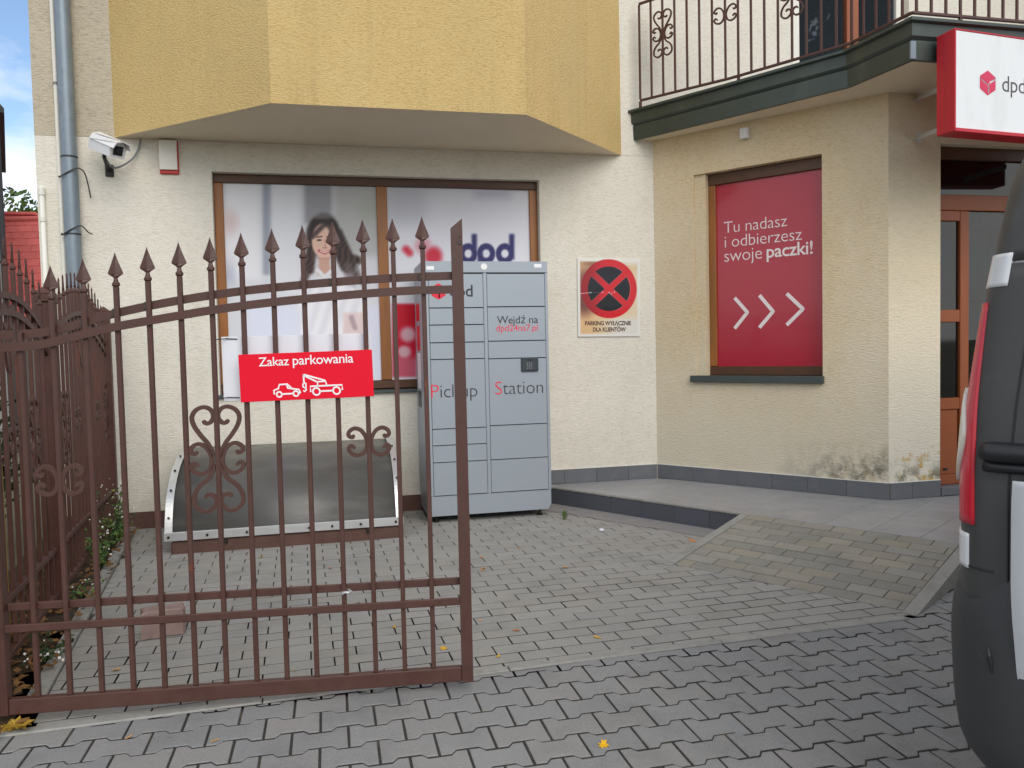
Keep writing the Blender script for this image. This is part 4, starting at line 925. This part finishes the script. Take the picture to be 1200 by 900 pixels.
# latch stile with slanted cut top, hinge stile
mb = MB(); mb.prism([fr_gt @ V((x, -.02, z)) for x, z in ((-.022,.04),(.022,.04),(.022,1.868),(-.022,1.832))], (fr_gt.to_3x3() @ V((0,.04,0)))); mb.obj('stile', m_iron, gt)
mb = MB(); mb.tube([fr_gt @ V((.012,-.0205,1.775)), fr_gt @ V((.012,-.024,1.775))], .008, 8); mb.tube([fr_gt @ V((.010,-.0205,1.80)), fr_gt @ V((.010,-.023,1.80))], .005, 8); mb.obj('weld_spot', m_weld, gt)
gbar('stile', (-1.745,-.02,.04), (-1.705,.02,1.60))
gbar('bottom_rail', (-1.704,-.016,.042), (-.0225,.016,.10))
gbar('rail', (-1.704,.0095,.424), (-.0225,.0215,.454)); gbar('rail', (-1.704,-.0215,.352), (-.0225,-.0095,.382))
XS = [-.133-.1133*k for k in range(14)]
def rail_curve(tab, y0, y1, h, nm):
    mb = MB(); N = 40; P = [-1.704+(1.704-.0225)*i/N for i in range(N+1)]
    sm_ = lambda x: sum(interp(x+d, tab) for d in (-.06,-.03,0,.03,.06))/5
    for x in P:
        z = sm_(x); mb.v += [tuple(fr_gt @ V(q)) for q in ((x,y0,z-h),(x,y1,z-h),(x,y1,z),(x,y0,z))]
    for i in range(N):
        for k in range(4): mb.f.append((4*i+k, 4*i+(k+1)%4, 4*i+4+(k+1)%4, 4*i+4+k)); mb.mi.append(0)
    mb.f += [(0,1,2,3),(4*N+3,4*N+2,4*N+1,4*N)]; mb.mi += [0,0]; return mb.obj(nm, m_iron, gt)
rail_curve(RT, .0095, .0215, .031, 'rail'); rail_curve(RT2, -.0215, -.0095, .031, 'rail')
for k, x in enumerate(XS):
    tip = TIPS[k]; o = gbar('bar', (x-.009,-.009,.1005), (x+.009,.009,tip-.125 if k < 13 else 1.46), .002)
    if k < 13: spear(fr_gt, x, 0, tip, o)
    for z in (interp(x, RT)-.015, ):
        if random.random() < .4: mb = MB(); mb.box((x-.016, -.006, z-.014), (x-.0095, .0094, z+.012), fr=fr_gt); mb.obj('weld_spot', m_weld, gt)
motif('heart', fr_gt, XS[7]-.003, .968, 1.0, .0155, .012, m_iron, gt); motif('c', fr_gt, XS[2], 1.012, 1.0, .0155, .012, m_iron, gt); motif('c', fr_gt, XS[12], .910, 1.0, .0155, .012, m_iron, gt)
mb = MB(); P = spline([fr_gt @ V(p) for p in ((-.478,-.024,.425),(-.465,-.028,.432),(-.450,-.024,.428),(-.452,.0,.434),(-.470,.014,.430),(-.478,-.012,.428),(-.440,-.03,.437))], 4); mb.tube(P, .0035, 6); mb.obj('wire_twist', m_alu, gt)
# red no parking board wired to the bars, and the white board behind the bars
def gpt2(x, y, off): p = pp(x, y, G1+GN*off, GN); q = fr_gt.inverted() @ p; return q.x, q.z
rs = empty('tow_away_sign', fr_gt @ V((-.585, -.03, 1.18)), 'red no parking sign with white tow truck drawing fixed on the gate', 'sign')
sx0, sx1 = -.829, -.334; tilt = .018; fr_rs = frame(fr_gt @ V((sx0, -.026, 1.180)), (GD+V((0,0,tilt))).normalized())
RW, RH = sx1-sx0, .1795
mb = MB(); mb.bbox((0,-.003,0), (RW,.003,RH), .001, fr=fr_rs); mb.obj('board', m_red, rs)
text('lettering', 'Zakaz', fr_rs, .073, .184, .137-.004, m_white, rs, off=.006, push=.0042); text('lettering', 'parkowania', fr_rs, .198, .424, .137-.004, m_white, rs, off=.006, push=.0042)
NRM = -(fr_rs.to_3x3() @ V((0,1,0)))
def line(pts, th=.0062, closed=False):
    P = [fr_rs @ V((a, -.0038, b)) for a, b in pts]; mb = MB()
    if closed: P = P+[P[0], P[0].lerp(P[1], .1)]
    mb.ribbon(P, NRM, th, .0008, taper=False); return mb.obj('drawing_line', m_white, rs)
zx = lambda x, y: ((x-130)/940*RW, (545-y-(x-130)*-.043*-1)/330*RH)       # enlarged photo coordinates of the board
def Z(*p): return [zx(a, b) for a, b in p]
def ring(cx, cy, r): return [(cx+r*math.cos(k*math.pi/8), cy+r*math.sin(k*math.pi/8)) for k in range(17)]
for cx, cy, r in ((400,490,18),(517,484,18),(662,470,25),(805,464,25)): line(Z(*ring(cx, cy, r)))
line(Z((366,490),(364,462),(395,450),(404,422),(458,418),(492,450),(540,456),(548,478),(538,484))); line(Z((420,488),(496,484))); line(Z((456,424),(462,446),(490,450)))
line(Z((622,474),(620,434),(846,424),(846,460))); line(Z((690,468),(778,464))); line(Z((672,430),(674,402),(730,398),(736,424))); line(Z((574,356),(582,352),(730,394))); line(Z((574,356),(668,402)))
line(Z((576,356),(578,412))); line(Z((570,414),(590,412),(590,440),(570,440),(570,414))); line(Z((580,440),(592,456),(580,470),(570,462)))
wbd = empty('white_board', fr_gt @ V((-.62, .02, 1.18)), 'white blank board behind the gate bars, half covered by the red sign', 'board')
fr_wb = frame(fr_gt @ V((-.903, .0275, 1.183)), (GD+V((0,0,.006))).normalized()); mb = MB(); mb.bbox((0,-.002,0), (.565,.002,.246), .001, fr=fr_wb); mb.obj('board', m_wboard, wbd)
for z in (.012, .236): mb = MB(); mb.tube([fr_wb @ V((-.01,-.03,z)), fr_wb @ V((.02,-.008,z+.003)), fr_wb @ V((.06,-.004,z))], .002, 5); mb.obj('cable_tie', m_wire, wbd)

# ================================================================== FENCE
fe = empty('iron_fence', (FA.x, FA.y, 0), 'brown iron fence with spear tips running back to the house wall', 'fence')
fr_fe = frame(V((FA.x, FA.y, 0)), V((fdir.x, fdir.y, 0)))
def fbar(nm, lo, hi, b=.003): mb = MB(); mb.bbox(lo, hi, b, fr=fr_fe); return mb.obj(nm, m_iron2, fe)
posts = [-.50, .95, 2.82]
for s in posts:
    o = fbar('post', (s-.04,-.04,-.05), (s+.04,.04,1.66 if s > 0 else 1.70)); mb = MB(); zt = 1.66 if s > 0 else 1.70
    mb.bbox((s-.05,-.05,zt), (s+.05,.05,zt+.045), .004, fr=fr_fe); b = len(mb.v); mb.v += [tuple(fr_fe @ V(p)) for p in ((s-.05,-.05,zt+.0452),(s+.05,-.05,zt+.0452),(s+.05,.05,zt+.0452),(s-.05,.05,zt+.0452),(s,0,zt+.085))]; mb.f += [(b,b+1,b+4),(b+1,b+2,b+4),(b+2,b+3,b+4),(b+3,b,b+4)]; mb.mi += [0]*4
    mb.obj('post_cap', m_iron2, o)
for a, b in zip(posts, posts[1:]):
    mid = (a+b)/2; hl_ = (b-a)/2
    arch = lambda s, t0: t0-.20*((s-mid)/hl_)**2
    for z in (.10, .335): fbar('rail', (a+.04,-.014,z), (b-.04,.014,z+.03))
    for t0 in (1.66, 1.585):
        mb = MB(); N = 16
        for i in range(N+1):
            s = a+.04+(b-a-.08)*i/N; z = arch(s, t0); mb.v += [tuple(fr_fe @ V(q)) for q in ((s,-.012,z-.03),(s,.012,z-.03),(s,.012,z),(s,-.012,z))]
        for i in range(N):
            for k in range(4): mb.f.append((4*i+k, 4*i+(k+1)%4, 4*i+4+(k+1)%4, 4*i+4+k)); mb.mi.append(0)
        mb.obj('rail', m_iron2, fe)
    nb = int(round((b-a)/.118)); st = (b-a)/nb
    for k in range(1, nb):
        s = a+st*k; tip = arch(s, 1.90); o = fbar('bar', (s-.009,-.009,.131), (s+.009,.009,tip-.125), .002); spear(fr_fe, s, 0, tip, o, m=m_iron2)
        if k % 6 == 3: motif('heart', fr_fe, s, .97, 1.0, .017, .012, m_iron2, fe)
        if k % 6 == 0: motif('c', fr_fe, s, 1.0, 1.0, .017, .012, m_iron2, fe); 
    for s_ in (-1, 1): scroll(S_UP, fr_fe, mid, 1.30, 1.5, .026, .012, s_, 'scroll', m_iron2, fe)
# yellow gas cabinet behind the fence
yc = empty('yellow_cabinet', fr_fe @ V((.2, .3, 0)), 'yellow metal cabinet glimpsed between the fence bars', 'cabinet')
mb = MB(); mb.bbox((-.22,.13,.0), (.55,.42,.87), .006, fr=fr_fe); mb.obj('body', m_yellow, yc); mb = MB(); mb.bbox((-.25,.11,.872), (.58,.45,.90), .004, fr=fr_fe); mb.obj('lid', m_iron2, yc)

# ================================================================== VAN
VH = math.radians(60); vf = V((math.sin(VH), math.cos(VH), 0)); vl = V((-vf.y, vf.x, 0))
VO = V((1.966, .833, 0))       # middle of the rear end on the ground
van = empty('van', VO, 'white van with dark rear corner parked tail towards the camera at right', 'van')
def vw(f, l, z): return VO+vf*f+vl*l+V((0,0,z))
WT = [(.50,.93),(.75,.945),(1.0,.945),(1.2,.932),(1.44,.902),(1.55,.884),(1.65,.868),(1.77,.845),(1.88,.79),(1.94,.68),(1.97,.45)]
BT = [(.50,.02),(.75,.0),(1.0,.0),(1.2,.008),(1.44,.024),(1.55,.033),(1.65,.042),(1.77,.06),(1.88,.10),(1.94,.18),(1.97,.35)]
RC = .09
def sh(t, z, off=0., WT=WT, BT=BT, rc=RC, Lf=4.6):
    """outline of the shell at height z: t in 0..1 left flank forward->rear, 1..2 rear left corner, 2..3 rear face to the middle"""
    sm_ = lambda tab: sum(interp(z+d, tab) for d in (-.05,-.025,0,.025,.05))/5
    w_, b_ = sm_(WT), sm_(BT)
    if t <= 1: f, l, nf, nl = Lf+(rc-Lf)*t, w_, 0, 1
    elif t <= 2: a = (t-1)*math.pi/2; f, l, nf, nl = rc-rc*math.sin(a), w_-rc+rc*math.cos(a), -math.sin(a), math.cos(a)
    else: f, l, nf, nl = 0, (w_-rc)*(3-t), -1, 0
    if l < 0: l = 0
    return f+b_*1+nf*off, l+nl*off
def patch(mb, t0, t1, nt_, z0, z1, nz_, off=0., side=1, shape=None, th=0., **kw):
    b = len(mb.v)
    for j in range(nz_+1):
        z = z0+(z1-z0)*j/nz_; ta, tb = (t0, t1) if shape is None else shape(j/nz_)
        for i in range(nt_+1):
            t = ta+(tb-ta)*i/nt_; f, l = sh(t, z, off, **kw); mb.v.append(tuple(vw(f, l*side, z)))
    for j in range(nz_):
        for i in range(nt_): mb.f.append((b+j*(nt_+1)+i, b+j*(nt_+1)+i+1, b+(j+1)*(nt_+1)+i+1, b+(j+1)*(nt_+1)+i)); mb.mi.append(0)
def vpart(nm, m, args, smooth=True, th=.006, **kw):
    mb = MB(); patch(mb, *args, **kw); o = mb.obj(nm, m, van, smooth=smooth)
    if th: md = o.modifiers.new('thickness', 'SOLIDIFY'); md.thickness = th; md.offset = 0
    return o
# body shell: both flanks, corners, rear, roof and front closed as one surface
mb = MB(); zs = [.50,.6,.7,.8,.9,1.0,1.1,1.2,1.3,1.4,1.5,1.6,1.7,1.78,1.84,1.89,1.93,1.955,1.97]; ts = [0,.25,.5,.75,.9,1]+[1+k/8 for k in range(1,9)]+[2.3,2.6,3]; ring_ = []
for z in zs:
    row = [vw(*sh(t, z), z) for t in ts]; row2 = [vw(f, -l, z) for f, l in (sh(t, z) for t in reversed(ts[:-1]))]
    nose = max(0, (z-1.0))*.9; n0 = row[0]-vf*nose; row[0] = n0; row2[-1] = row2[-1]-vf*nose
    ring_.append(row+row2)
for r_ in ring_: mb.v += [tuple(p) for p in r_]
nn = len(ring_[0])
for j in range(len(zs)-1):
    for i in range(nn): mb.f.append((j*nn+i, j*nn+(i+1)%nn, (j+1)*nn+(i+1)%nn, (j+1)*nn+i)); mb.mi.append(0)
mb.f += [tuple(reversed(range(nn))), tuple((len(zs)-1)*nn+i for i in range(nn))]; mb.mi += [0,0]
mb.obj('body', m_vanw, van, smooth=True)
# black corner pillar wrapping from just behind the flank onto the rear, lower and upper pieces parted by a seam
vpart('corner_trim', m_vand, (1.0, 2.12, 18, .70, 1.535, 22, .004)); vpart('corner_trim', m_vand, (.995, 2.12, 18, 1.541, 1.93, 14, .004))
# doors: dark glass above, white panel below
vpart('door_glass', m_vang, (2.13, 3., 8, 1.06, 1.78, 14, .003)); vpart('door_panel', m_vanw, (2.055, 3., 10, .46, 1.03, 44, .046, 1, lambda v: (2.055+.10*(1-math.sqrt(max(0, 1-(max(0, .22-v)/.22)**2))), 3.)))
vpart('door_glass', m_vang, (2.13, 3., 8, 1.06, 1.78, 14, .003, -1)); vpart('door_panel', m_vanw, (2.09, 3., 10, .45, 1.05, 16, .046, -1)); vpart('corner_trim', m_vand, (1.0, 2.03, 16, .80, 1.93, 24, .004, -1))
# hinges
for z in (1.09,):
    mb = MB(); P = [vw(*sh(t, z, .024), z) for t in (1.84, 1.94, 2.0, 2.06, 2.16)]; mb.tube(P, [.020,.025,.025,.025,.022], 8); mb.obj('hinge', m_black, van, smooth=True)
    mb = MB(); P = [vw(*sh(t, z-.035, .016), z-.035) for t in (1.86, 2.0, 2.14)]; mb.tube(P, .014, 8); mb.obj('hinge_plate', m_black, van, smooth=True)
# tall tail lamp on the corner: red lens, clear lower lens, white cap above and below
def lampshape(v): return (.99+.06*v, 1.70-.26*v**1.5)
for sd_ in (1, -1):
    vpart('tail_lamp', m_lampr, (0,0,10,.905,1.445,26,.006,sd_,lampshape), th=.012)
    vpart('reversing_lamp', m_lampc, (0,0,8,1.0,1.235,14,.014,sd_,lambda v: (1.0, 1.0+.42*math.sin(math.pi*min(max(v,.02),.98))**.7)), th=.014)
    vpart('corner_cap', m_vanw, (0,0,8,1.482,1.560,8,.005,sd_,lambda v: (1.0, 1.78-.02*v)), th=.012)
    vpart('lower_cap', m_vanw, (1.0,1.58,8,.795,.880,8,.006,sd_), th=.01)
mb = MB(); mb.tube([vw(*sh(2.035, .70+.05*k, .006), .70+.05*k) for k in range(17)], .0035, 6); mb.tube([vw(*sh(1.0+.1*k, .80, .006), .80) for k in range(11)], .0035, 6); mb.obj('seal', m_black, van)
# bumper
WB = [(.22,.90),(.30,.967),(.40,.985),(.60,.995),(.70,.992),(.76,.978),(.80,.962),(.84,.95)]; BB_ = [(.22,.06),(.30,-.02),(.40,-.032),(.60,-.035),(.70,-.034),(.76,-.025),(.80,-.01),(.84,0)]
mb = MB(); zs = [.22,.25,.28,.32,.36,.4,.46,.52,.58,.64,.68,.72,.75,.775,.79,.80]; ts = [.86,.93,1]+[1+k/10 for k in range(1,11)]+[2.25,2.5,2.75,3]; ring_ = []
for z in zs:
    row = [vw(*sh(t, z, 0, WB, BB_, .20), z) for t in ts]; ring_.append(row+[vw(f, -l, z) for f, l in (sh(t, z, 0, WB, BB_, .20) for t in reversed(ts[:-1]))])
for r_ in ring_: mb.v += [tuple(p) for p in r_]
nn = len(ring_[0])
for j in range(len(zs)-1):
    for i in range(nn-1): mb.f.append((j*nn+i, j*nn+i+1, (j+1)*nn+i+1, (j+1)*nn+i)); mb.mi.append(0)
for j in (0, len(zs)-1):
    b = len(mb.v); c_ = vw(.4, 0, zs[j]); mb.v.append(tuple(c_))
    for i in range(nn-1): mb.f.append((j*nn+i, j*nn+i+1, b)); mb.mi.append(0)
bmp = mb.obj('bumper', m_vanb, van, smooth=True)
P = [vw(*sh(t, .62-.02*k, .001, WB, BB_, .20), .62-.02*k) for k, t in enumerate((1.78,1.79,1.80,1.81))]; mb = MB(); mb.tube(P, [.002,.006,.005,.002], 7); mb.obj('dent_scuff', m_black, bmp)
for f in (.85, 3.75):
    for l in (.80, -.80):
        mb = MB(); P = [vw(f, l+d, .33) for d in (-.11,-.10,.10,.11)]; mb.tube(P, [.27,.33,.33,.27], 28); w_ = mb.obj('wheel', m_rubber, van, smooth=False)
        mb = MB(); P = [vw(f, l+d, .33) for d in (-.112,.112)]; mb.tube(P, .21, 20); mb.obj('rim', m_rim, w_)
mb = MB(); mb.add([vw(f, l, .505) for f, l in ((.3,-.9),(4.4,-.9),(4.4,.9),(.3,.9))], [(0,1,2,3)])
mb.obj('underfloor', m_black, van)

# ================================================================== LOOSE THINGS AND PLANTS
bk = empty('broken_paver', gp(186, 742), 'loose reddish concrete block lying on the forecourt behind the gate', 'block')
fr_b = frame(gp(166, 752)+V((0,.0,.004)), V((.97,.22,0)))
mb = MB(); o2 = [(0,0),(.035,.012),(.075,-.004),(.10,.015),(.185,.0),(.20,.04),(.188,.075),(.198,.11),(.11,.105),(.09,.118),(.05,.105),(0,.112),(.01,.06)]
slab(mb, o2, .13, .13, .008, fr=fr_b); mb.obj('block', m_block, bk)
def leaf_mesh(kind, m):
    mb = MB()
    if kind == 'maple':
        pts = [(0,-.5),(.12,-.22),(.42,-.30),(.36,-.10),(.52,.10),(.30,.12),(.22,.20),(.26,.36),(.10,.32),(0,.55),(-.10,.32),(-.26,.36),(-.22,.20),(-.30,.12),(-.52,.10),(-.36,-.10),(-.42,-.30),(-.12,-.22)]
    else: pts = [(0,-.5),(.16,-.3),(.22,0),(.14,.3),(0,.5),(-.14,.3),(-.22,0),(-.16,-.3)]
    n = len(pts); mb.v = [(x, y, .25*x*x+.18*y*y+.05*math.sin(9*x+5*y)+.03) for x, y in pts]+[(0,0,.0)]; mb.f = [(i,(i+1)%n,n) for i in range(n)]; mb.mi = [0]*n
    return mb.mesh('fallen_leaf', m)
LM = {(k, c): leaf_mesh(k, m) for k in ('maple','oval') for c, m in (('y', m_lyel), ('b', m_lbrn), ('o', leafmat('olive_leaf', (158,128,44), (112,96,44))))}
def leaf(px, py, size, kind, c, label, group=None, z=.003, rot=None):
    o = link('fallen_leaf', LM[kind, c]); o.location = gp(px, py, z); o.scale = (size,)*3; o.rotation_euler = (random.uniform(-.2,.2), random.uniform(-.2,.2), random.uniform(0,6.28) if rot is None else rot); tag(o, label, 'leaf', group); return o
leaf(707, 873, .045, 'maple', 'y', 'bright yellow leaf on the interlocking pavers in the foreground')
leaf(663, 665, .06, 'oval', 'b', 'brown curled leaf on the bricks right of the locker')
leaf(811, 634, .07, 'oval', 'b', 'orange brown leaf at the foot of the ramp kerb')
G_ = 'dry leaves scattered on the paving'
for px, py in ((563,727),(567,666),(605,739),(564,653),(608,642),(420,706),(462,735),(387,666),(290,651),(306,653),(584,769),(565,668),(151,864),(660,773),(765,605),(790,612),(735,603),(715,604),(805,612),(835,660),(700,747),(345,786),(252,868),(136,785),(520,760)):
    leaf(px, py, random.uniform(.025,.045), random.choice(('oval','oval','maple')), random.choice('bby'), 'small dry leaf scattered on the grey paving', G_)
for k in range(4): 
    leaf(8+k*8, 850+random.uniform(-5,5), random.uniform(.06,.09), 'maple', 'o', 'large yellow maple leaf in the heap by the gate corner', 'maple leaves heaped at the gate corner', z=.008+.008*k)
bt = gp(705, 623, .0); o = MB().bbox((bt.x-.018, bt.y-.012, .003), (bt.x+.018, bt.y+.012, .022), .006).obj('litter', m_wboard); tag(o, 'crumpled pale scrap of litter on the bricks near the step', 'litter')
def blade_plant(name, base, n, h, spread, m, label, cat, group=None, lw=.012, petals=0, mp_=None):
    e = empty(name, base, label, cat, group); mb = MB()
    for k in range(n):
        a = random.uniform(0, 6.28); r = random.uniform(0, spread*.35); hh_ = h*random.uniform(.5,1); out = spread*random.uniform(.3,1)
        p0 = V(base)+V((math.cos(a)*r, math.sin(a)*r, 0)); p1 = p0+V((math.cos(a)*out*.4, math.sin(a)*out*.4, hh_*.7)); p2 = p0+V((math.cos(a)*out, math.sin(a)*out, hh_))
        t = V((-math.sin(a), math.cos(a), 0))*lw*random.uniform(.6,1.2); mb.add([p0-t*.4, p0+t*.4, p1+t, p2, p1-t], [(0,1,2,3,4)])
    stuff(mb.obj('leaves', m, e))
    if petals:
        mb = MB()
        for k in range(petals):
            p = V(base)+V((random.uniform(-1,1)*spread, random.uniform(-1,1)*spread, random.uniform(.2,1)*h)); s = random.uniform(.006,.014); q = V((random.uniform(-1,1),random.uniform(-1,1),random.uniform(-1,1))).normalized(); u = q.orthogonal().normalized()*s; v_ = q.cross(u); mb.add([p-u, p-v_, p+u, p+v_], [(0,1,2,3)])
        stuff(mb.obj('petals', mp_ or m_petal, e))
    return e
blade_plant('weed', gp(661, 609), 14, .10, .05, m_leaf, 'small green weed growing at the foot of the step', 'weed', lw=.006)
for k, (s, d, h, n, pt, lab) in enumerate(((.15,-.10,.12,36,20,'low leafy plant by the near end of the fence'),(1.15,-.07,.10,24,10,'low green plant at the middle fence post'),(1.75,-.08,.34,70,26,'white flowering plant growing along the fence'),(2.25,-.08,.50,90,46,'tallest white flowering plant against the fence'),(2.65,-.07,.26,70,14,'low green plant at the house end of the fence'))):
    p = fr_fe @ V((s, d, 0)); e = empty('garden_plant', p, lab, 'plant', 'plants in the bed along the fence'); st_ = MB(); lf = MB(); pe = MB()
    for q in range(n//6):
        a = random.uniform(0,6.28); tipp = p+V((math.cos(a)*.09, math.sin(a)*.13, h*random.uniform(.5,1))); mid_ = p.lerp(tipp, .5)+V((0,0,.03)); st_.tube([p, mid_, tipp], [.003,.002,.001], 4)
        for r_ in range(16):
            c = p.lerp(tipp, random.uniform(.2,1))+V((random.uniform(-.03,.03), random.uniform(-.03,.03), random.uniform(-.02,.03))); z_ = random.uniform(.008,.02); w1 = V((random.uniform(-1,1), random.uniform(-1,1), random.uniform(-.5,.5))).normalized(); w2 = w1.orthogonal().normalized()*z_*.6; lf.add([c-w1*z_, c-w2, c+w1*z_, c+w2], [(0,1,2,3)])
    for r_ in range(pt):
        c = p+V((random.uniform(-.09,.09), random.uniform(-.12,.12), random.uniform(.25,1.05)*h)); z_ = random.uniform(.004,.008); w1 = V((random.uniform(-1,1), random.uniform(-1,1), random.uniform(-1,1))).normalized(); w2 = w1.orthogonal().normalized()*z_; pe.add([c-w1*z_, c-w2, c+w1*z_, c+w2], [(0,1,2,3)])
    st_.obj('stems', m_leafd, e); stuff(lf.obj('leaves', m_leaf if k else m_leafd, e)); stuff(pe.obj('petals', m_petal, e))
# leaf litter in the bed
mb = MB()
for k in range(700):
    s = random.uniform(-.62, 2.9); d = random.uniform(-.17, .25); p = fr_fe @ V((s, d, random.uniform(.02,.06))); a = random.uniform(0,6.28); r = random.uniform(.01,.03); t = V((math.cos(a), math.sin(a), random.uniform(-.4,.4)))*r; u = V((-math.sin(a), math.cos(a), random.uniform(-.4,.4)))*r*.6
    mb.add([p-t, p-u, p+t, p+u], [(0,1,2,3)])
o = stuff(mb.obj('leaf_litter', m_litter)); o['label'] = 'brown dead leaves covering the bed along the fence'; o['category'] = 'leaf litter'
# hedge beyond the fence
def foliage(mb, c, rx, ry, rz, n, s0, s1):
    for k in range(n):
        d = V((random.gauss(0,1), random.gauss(0,1), random.gauss(0,1))).normalized()*random.uniform(.35,1)**.6; p = V(c)+V((d.x*rx, d.y*ry, d.z*rz)); s = random.uniform(s0, s1)
        q = V((random.uniform(-1,1), random.uniform(-1,1), random.uniform(-.2,1))).normalized(); u = q.orthogonal().normalized()*s; v_ = q.cross(u)*.55; mb.add([p-u, p-v_, p+u, p+v_], [(0,1,2,3)])
hd = empty('hedge', (-2.7, 5.2, 0), 'dark green hedge behind the iron fence', 'hedge'); mb = MB()
for k in range(14): foliage(mb, (-2.35-random.uniform(0,.3)-.05*k*.3, 3.6+k*.24, .7), .3, .3, .62, 420, .03, .06)
stuff(mb.obj('leaves', m_leafd, hd))
mb = MB()
for k in range(12): mb.tube([(-2.5-.01*k, 3.7+k*.26, 0), (-2.5+random.uniform(-.1,.1), 3.7+k*.26, 1.1)], [.02,.008], 5)
mb.obj('stems', m_bark, hd)

# ================================================================== BEYOND
# red roofed outbuilding
hc = CAM+ray(20, 300)*17; hs = empty('red_roofed_house', (hc.x, hc.y, 0), 'small house with red shingle roof beyond the fence', 'house')
ux = V((math.cos(-.25), math.sin(-.25), 0)); fr_h = frame(V((hc.x-2.6, hc.y-.3, 0)), ux)
zt, ze = (CAM+ray(24, 260)*18.2).z, 2.2
mb = MB(); mb.box((.2,.5,0), (3.6,4.5,ze+.1), fr=fr_h); mb.obj('wall', m_greyh, hs)
run = 1.75; rise = zt-ze; sl_ = math.atan2(rise, run); Ls = math.hypot(run, rise)
fr_rf = frame(fr_h @ V((0,.2,ze)), ux, (fr_h.to_3x3() @ V((0,-math.sin(sl_),math.cos(sl_)))))
rf = empty('roof', (0,0,0), '', ''); del rf['label']; del rf['category']; rf.parent = hs; rf.location = (fr_h @ V((1.5,1,ze)))-hs.location
mb = MB(); mb.box((0,0,-.05), (3.8,Ls,0), fr=fr_rf); mb.add([fr_h @ V(p) for p in ((0,.2+run,zt),(3.8,.2+run,zt),(3.8,4.6,ze),(0,4.6,ze))], [(0,1,2,3)]); mb.obj('roof_deck', m_roofred, rf)
me_sh = MB().bbox((-.16,-.125,.002), (.16,.125,.022), .004).mesh('shingle', m_roofred)
for r in range(int(Ls/.21)+1):
    for c in range(12):
        p = fr_rf @ V((.16+c*.33+(.165 if r % 2 else 0), .11+r*.21, .0)); o = link('shingle', me_sh, rf); o.location = p-rf.location-hs.location
        o.rotation_euler = (fr_rf.to_3x3() @ Matrix.Rotation(-.05, 3, 'X')).to_euler()
mb = MB(); mb.tube([fr_rf @ V((x, Ls, .02)) for x in (0, 1, 2, 3, 3.8)], .07, 8); mb.obj('ridge', m_roofred, rf)
mb = MB(); c0_ = CAM+ray(22, 262)*18.5; mb.bbox((c0_.x-.32, c0_.y, c0_.z-.7), (c0_.x+.32, c0_.y+.5, c0_.z+.20), .01); mb.bbox((c0_.x-.38, c0_.y-.05, c0_.z+.202), (c0_.x+.38, c0_.y+.55, c0_.z+.27), .01); mb.obj('chimney', m_roofred, hs)
# tree behind the house
def tree(name, base, h, cr_, label, group=None, n=3200, s=(.05,.11), m=m_leaf):
    e = empty(name, base, label, 'tree', group); mb = MB(); b = V(base); top = b+V((.1,0,h*.72)); mb.tube([b, b.lerp(top,.4)+V((.08,.03,0)), top], [.16,.12,.05], 9)
    lobes = []
    for k in range(11):
        a = k*2.4; r = cr_*random.uniform(.3,.8); c = b+V((math.cos(a)*r, math.sin(a)*r, h*random.uniform(.55,.95))); lobes.append(c); st = b.lerp(top, random.uniform(.45,.9)); mb.tube([st, st.lerp(c,.5)+V((0,0,.1)), c], [.05,.03,.012], 6)
    mb.obj('trunk', m_bark, e, smooth=True); mb = MB()
    for c in lobes: foliage(mb, c, cr_*.42, cr_*.42, cr_*.36, n//11, *s)
    stuff(mb.obj('crown', m, e)); return e
tb = CAM+ray(34, 250)*24; tree('leafy_tree', (tb.x+.1, tb.y, 0), tb.z+.75, 1.5, 'green tree showing above the red roof', n=1500, s=(.06,.13))
tree('street_tree', (16.5, -10.5, 0), 14.5, 3.2, 'tall tree across the street reflected in the balcony door', n=7000, s=(.14,.3), m=m_leafd)
# dark house edge with overhanging eave at the left margin
nh = empty('neighbour_house', (CAM+ray(-60, 420)*15)*1.0, 'grey neighbouring house with dark overhanging eave at the left margin', 'house'); nh.location.z = 0
c_ = CAM+ray(2.5, 200)*15; zt = (CAM+ray(4,136)*15).z; rd_ = V((c_.x, c_.y, 0)).normalized(); fr_n = frame(V((c_.x, c_.y, 0)), V((rd_.y, -rd_.x, 0)))
mb = MB(); mb.box((-4,0,0), (-.05,5,zt), fr=fr_n); mb.obj('wall', m_greyh, nh)
mb = MB(); mb.tube([fr_n @ V((-.03,-.06,0)), fr_n @ V((-.06,-.06,zt))], .055, 8); mb.obj('downpipe', m_darkh, nh)
mb = MB(); mb.prism([fr_n @ V(p) for p in ((-4.2,-.35,zt),(.08,-.35,zt-.03),(.08,-.35,zt+.05),(-.12,-.35,zt+.30),(-4.2,-.35,zt+2.6))], rd_*5.6); mb.obj('roof', m_darkh, nh)
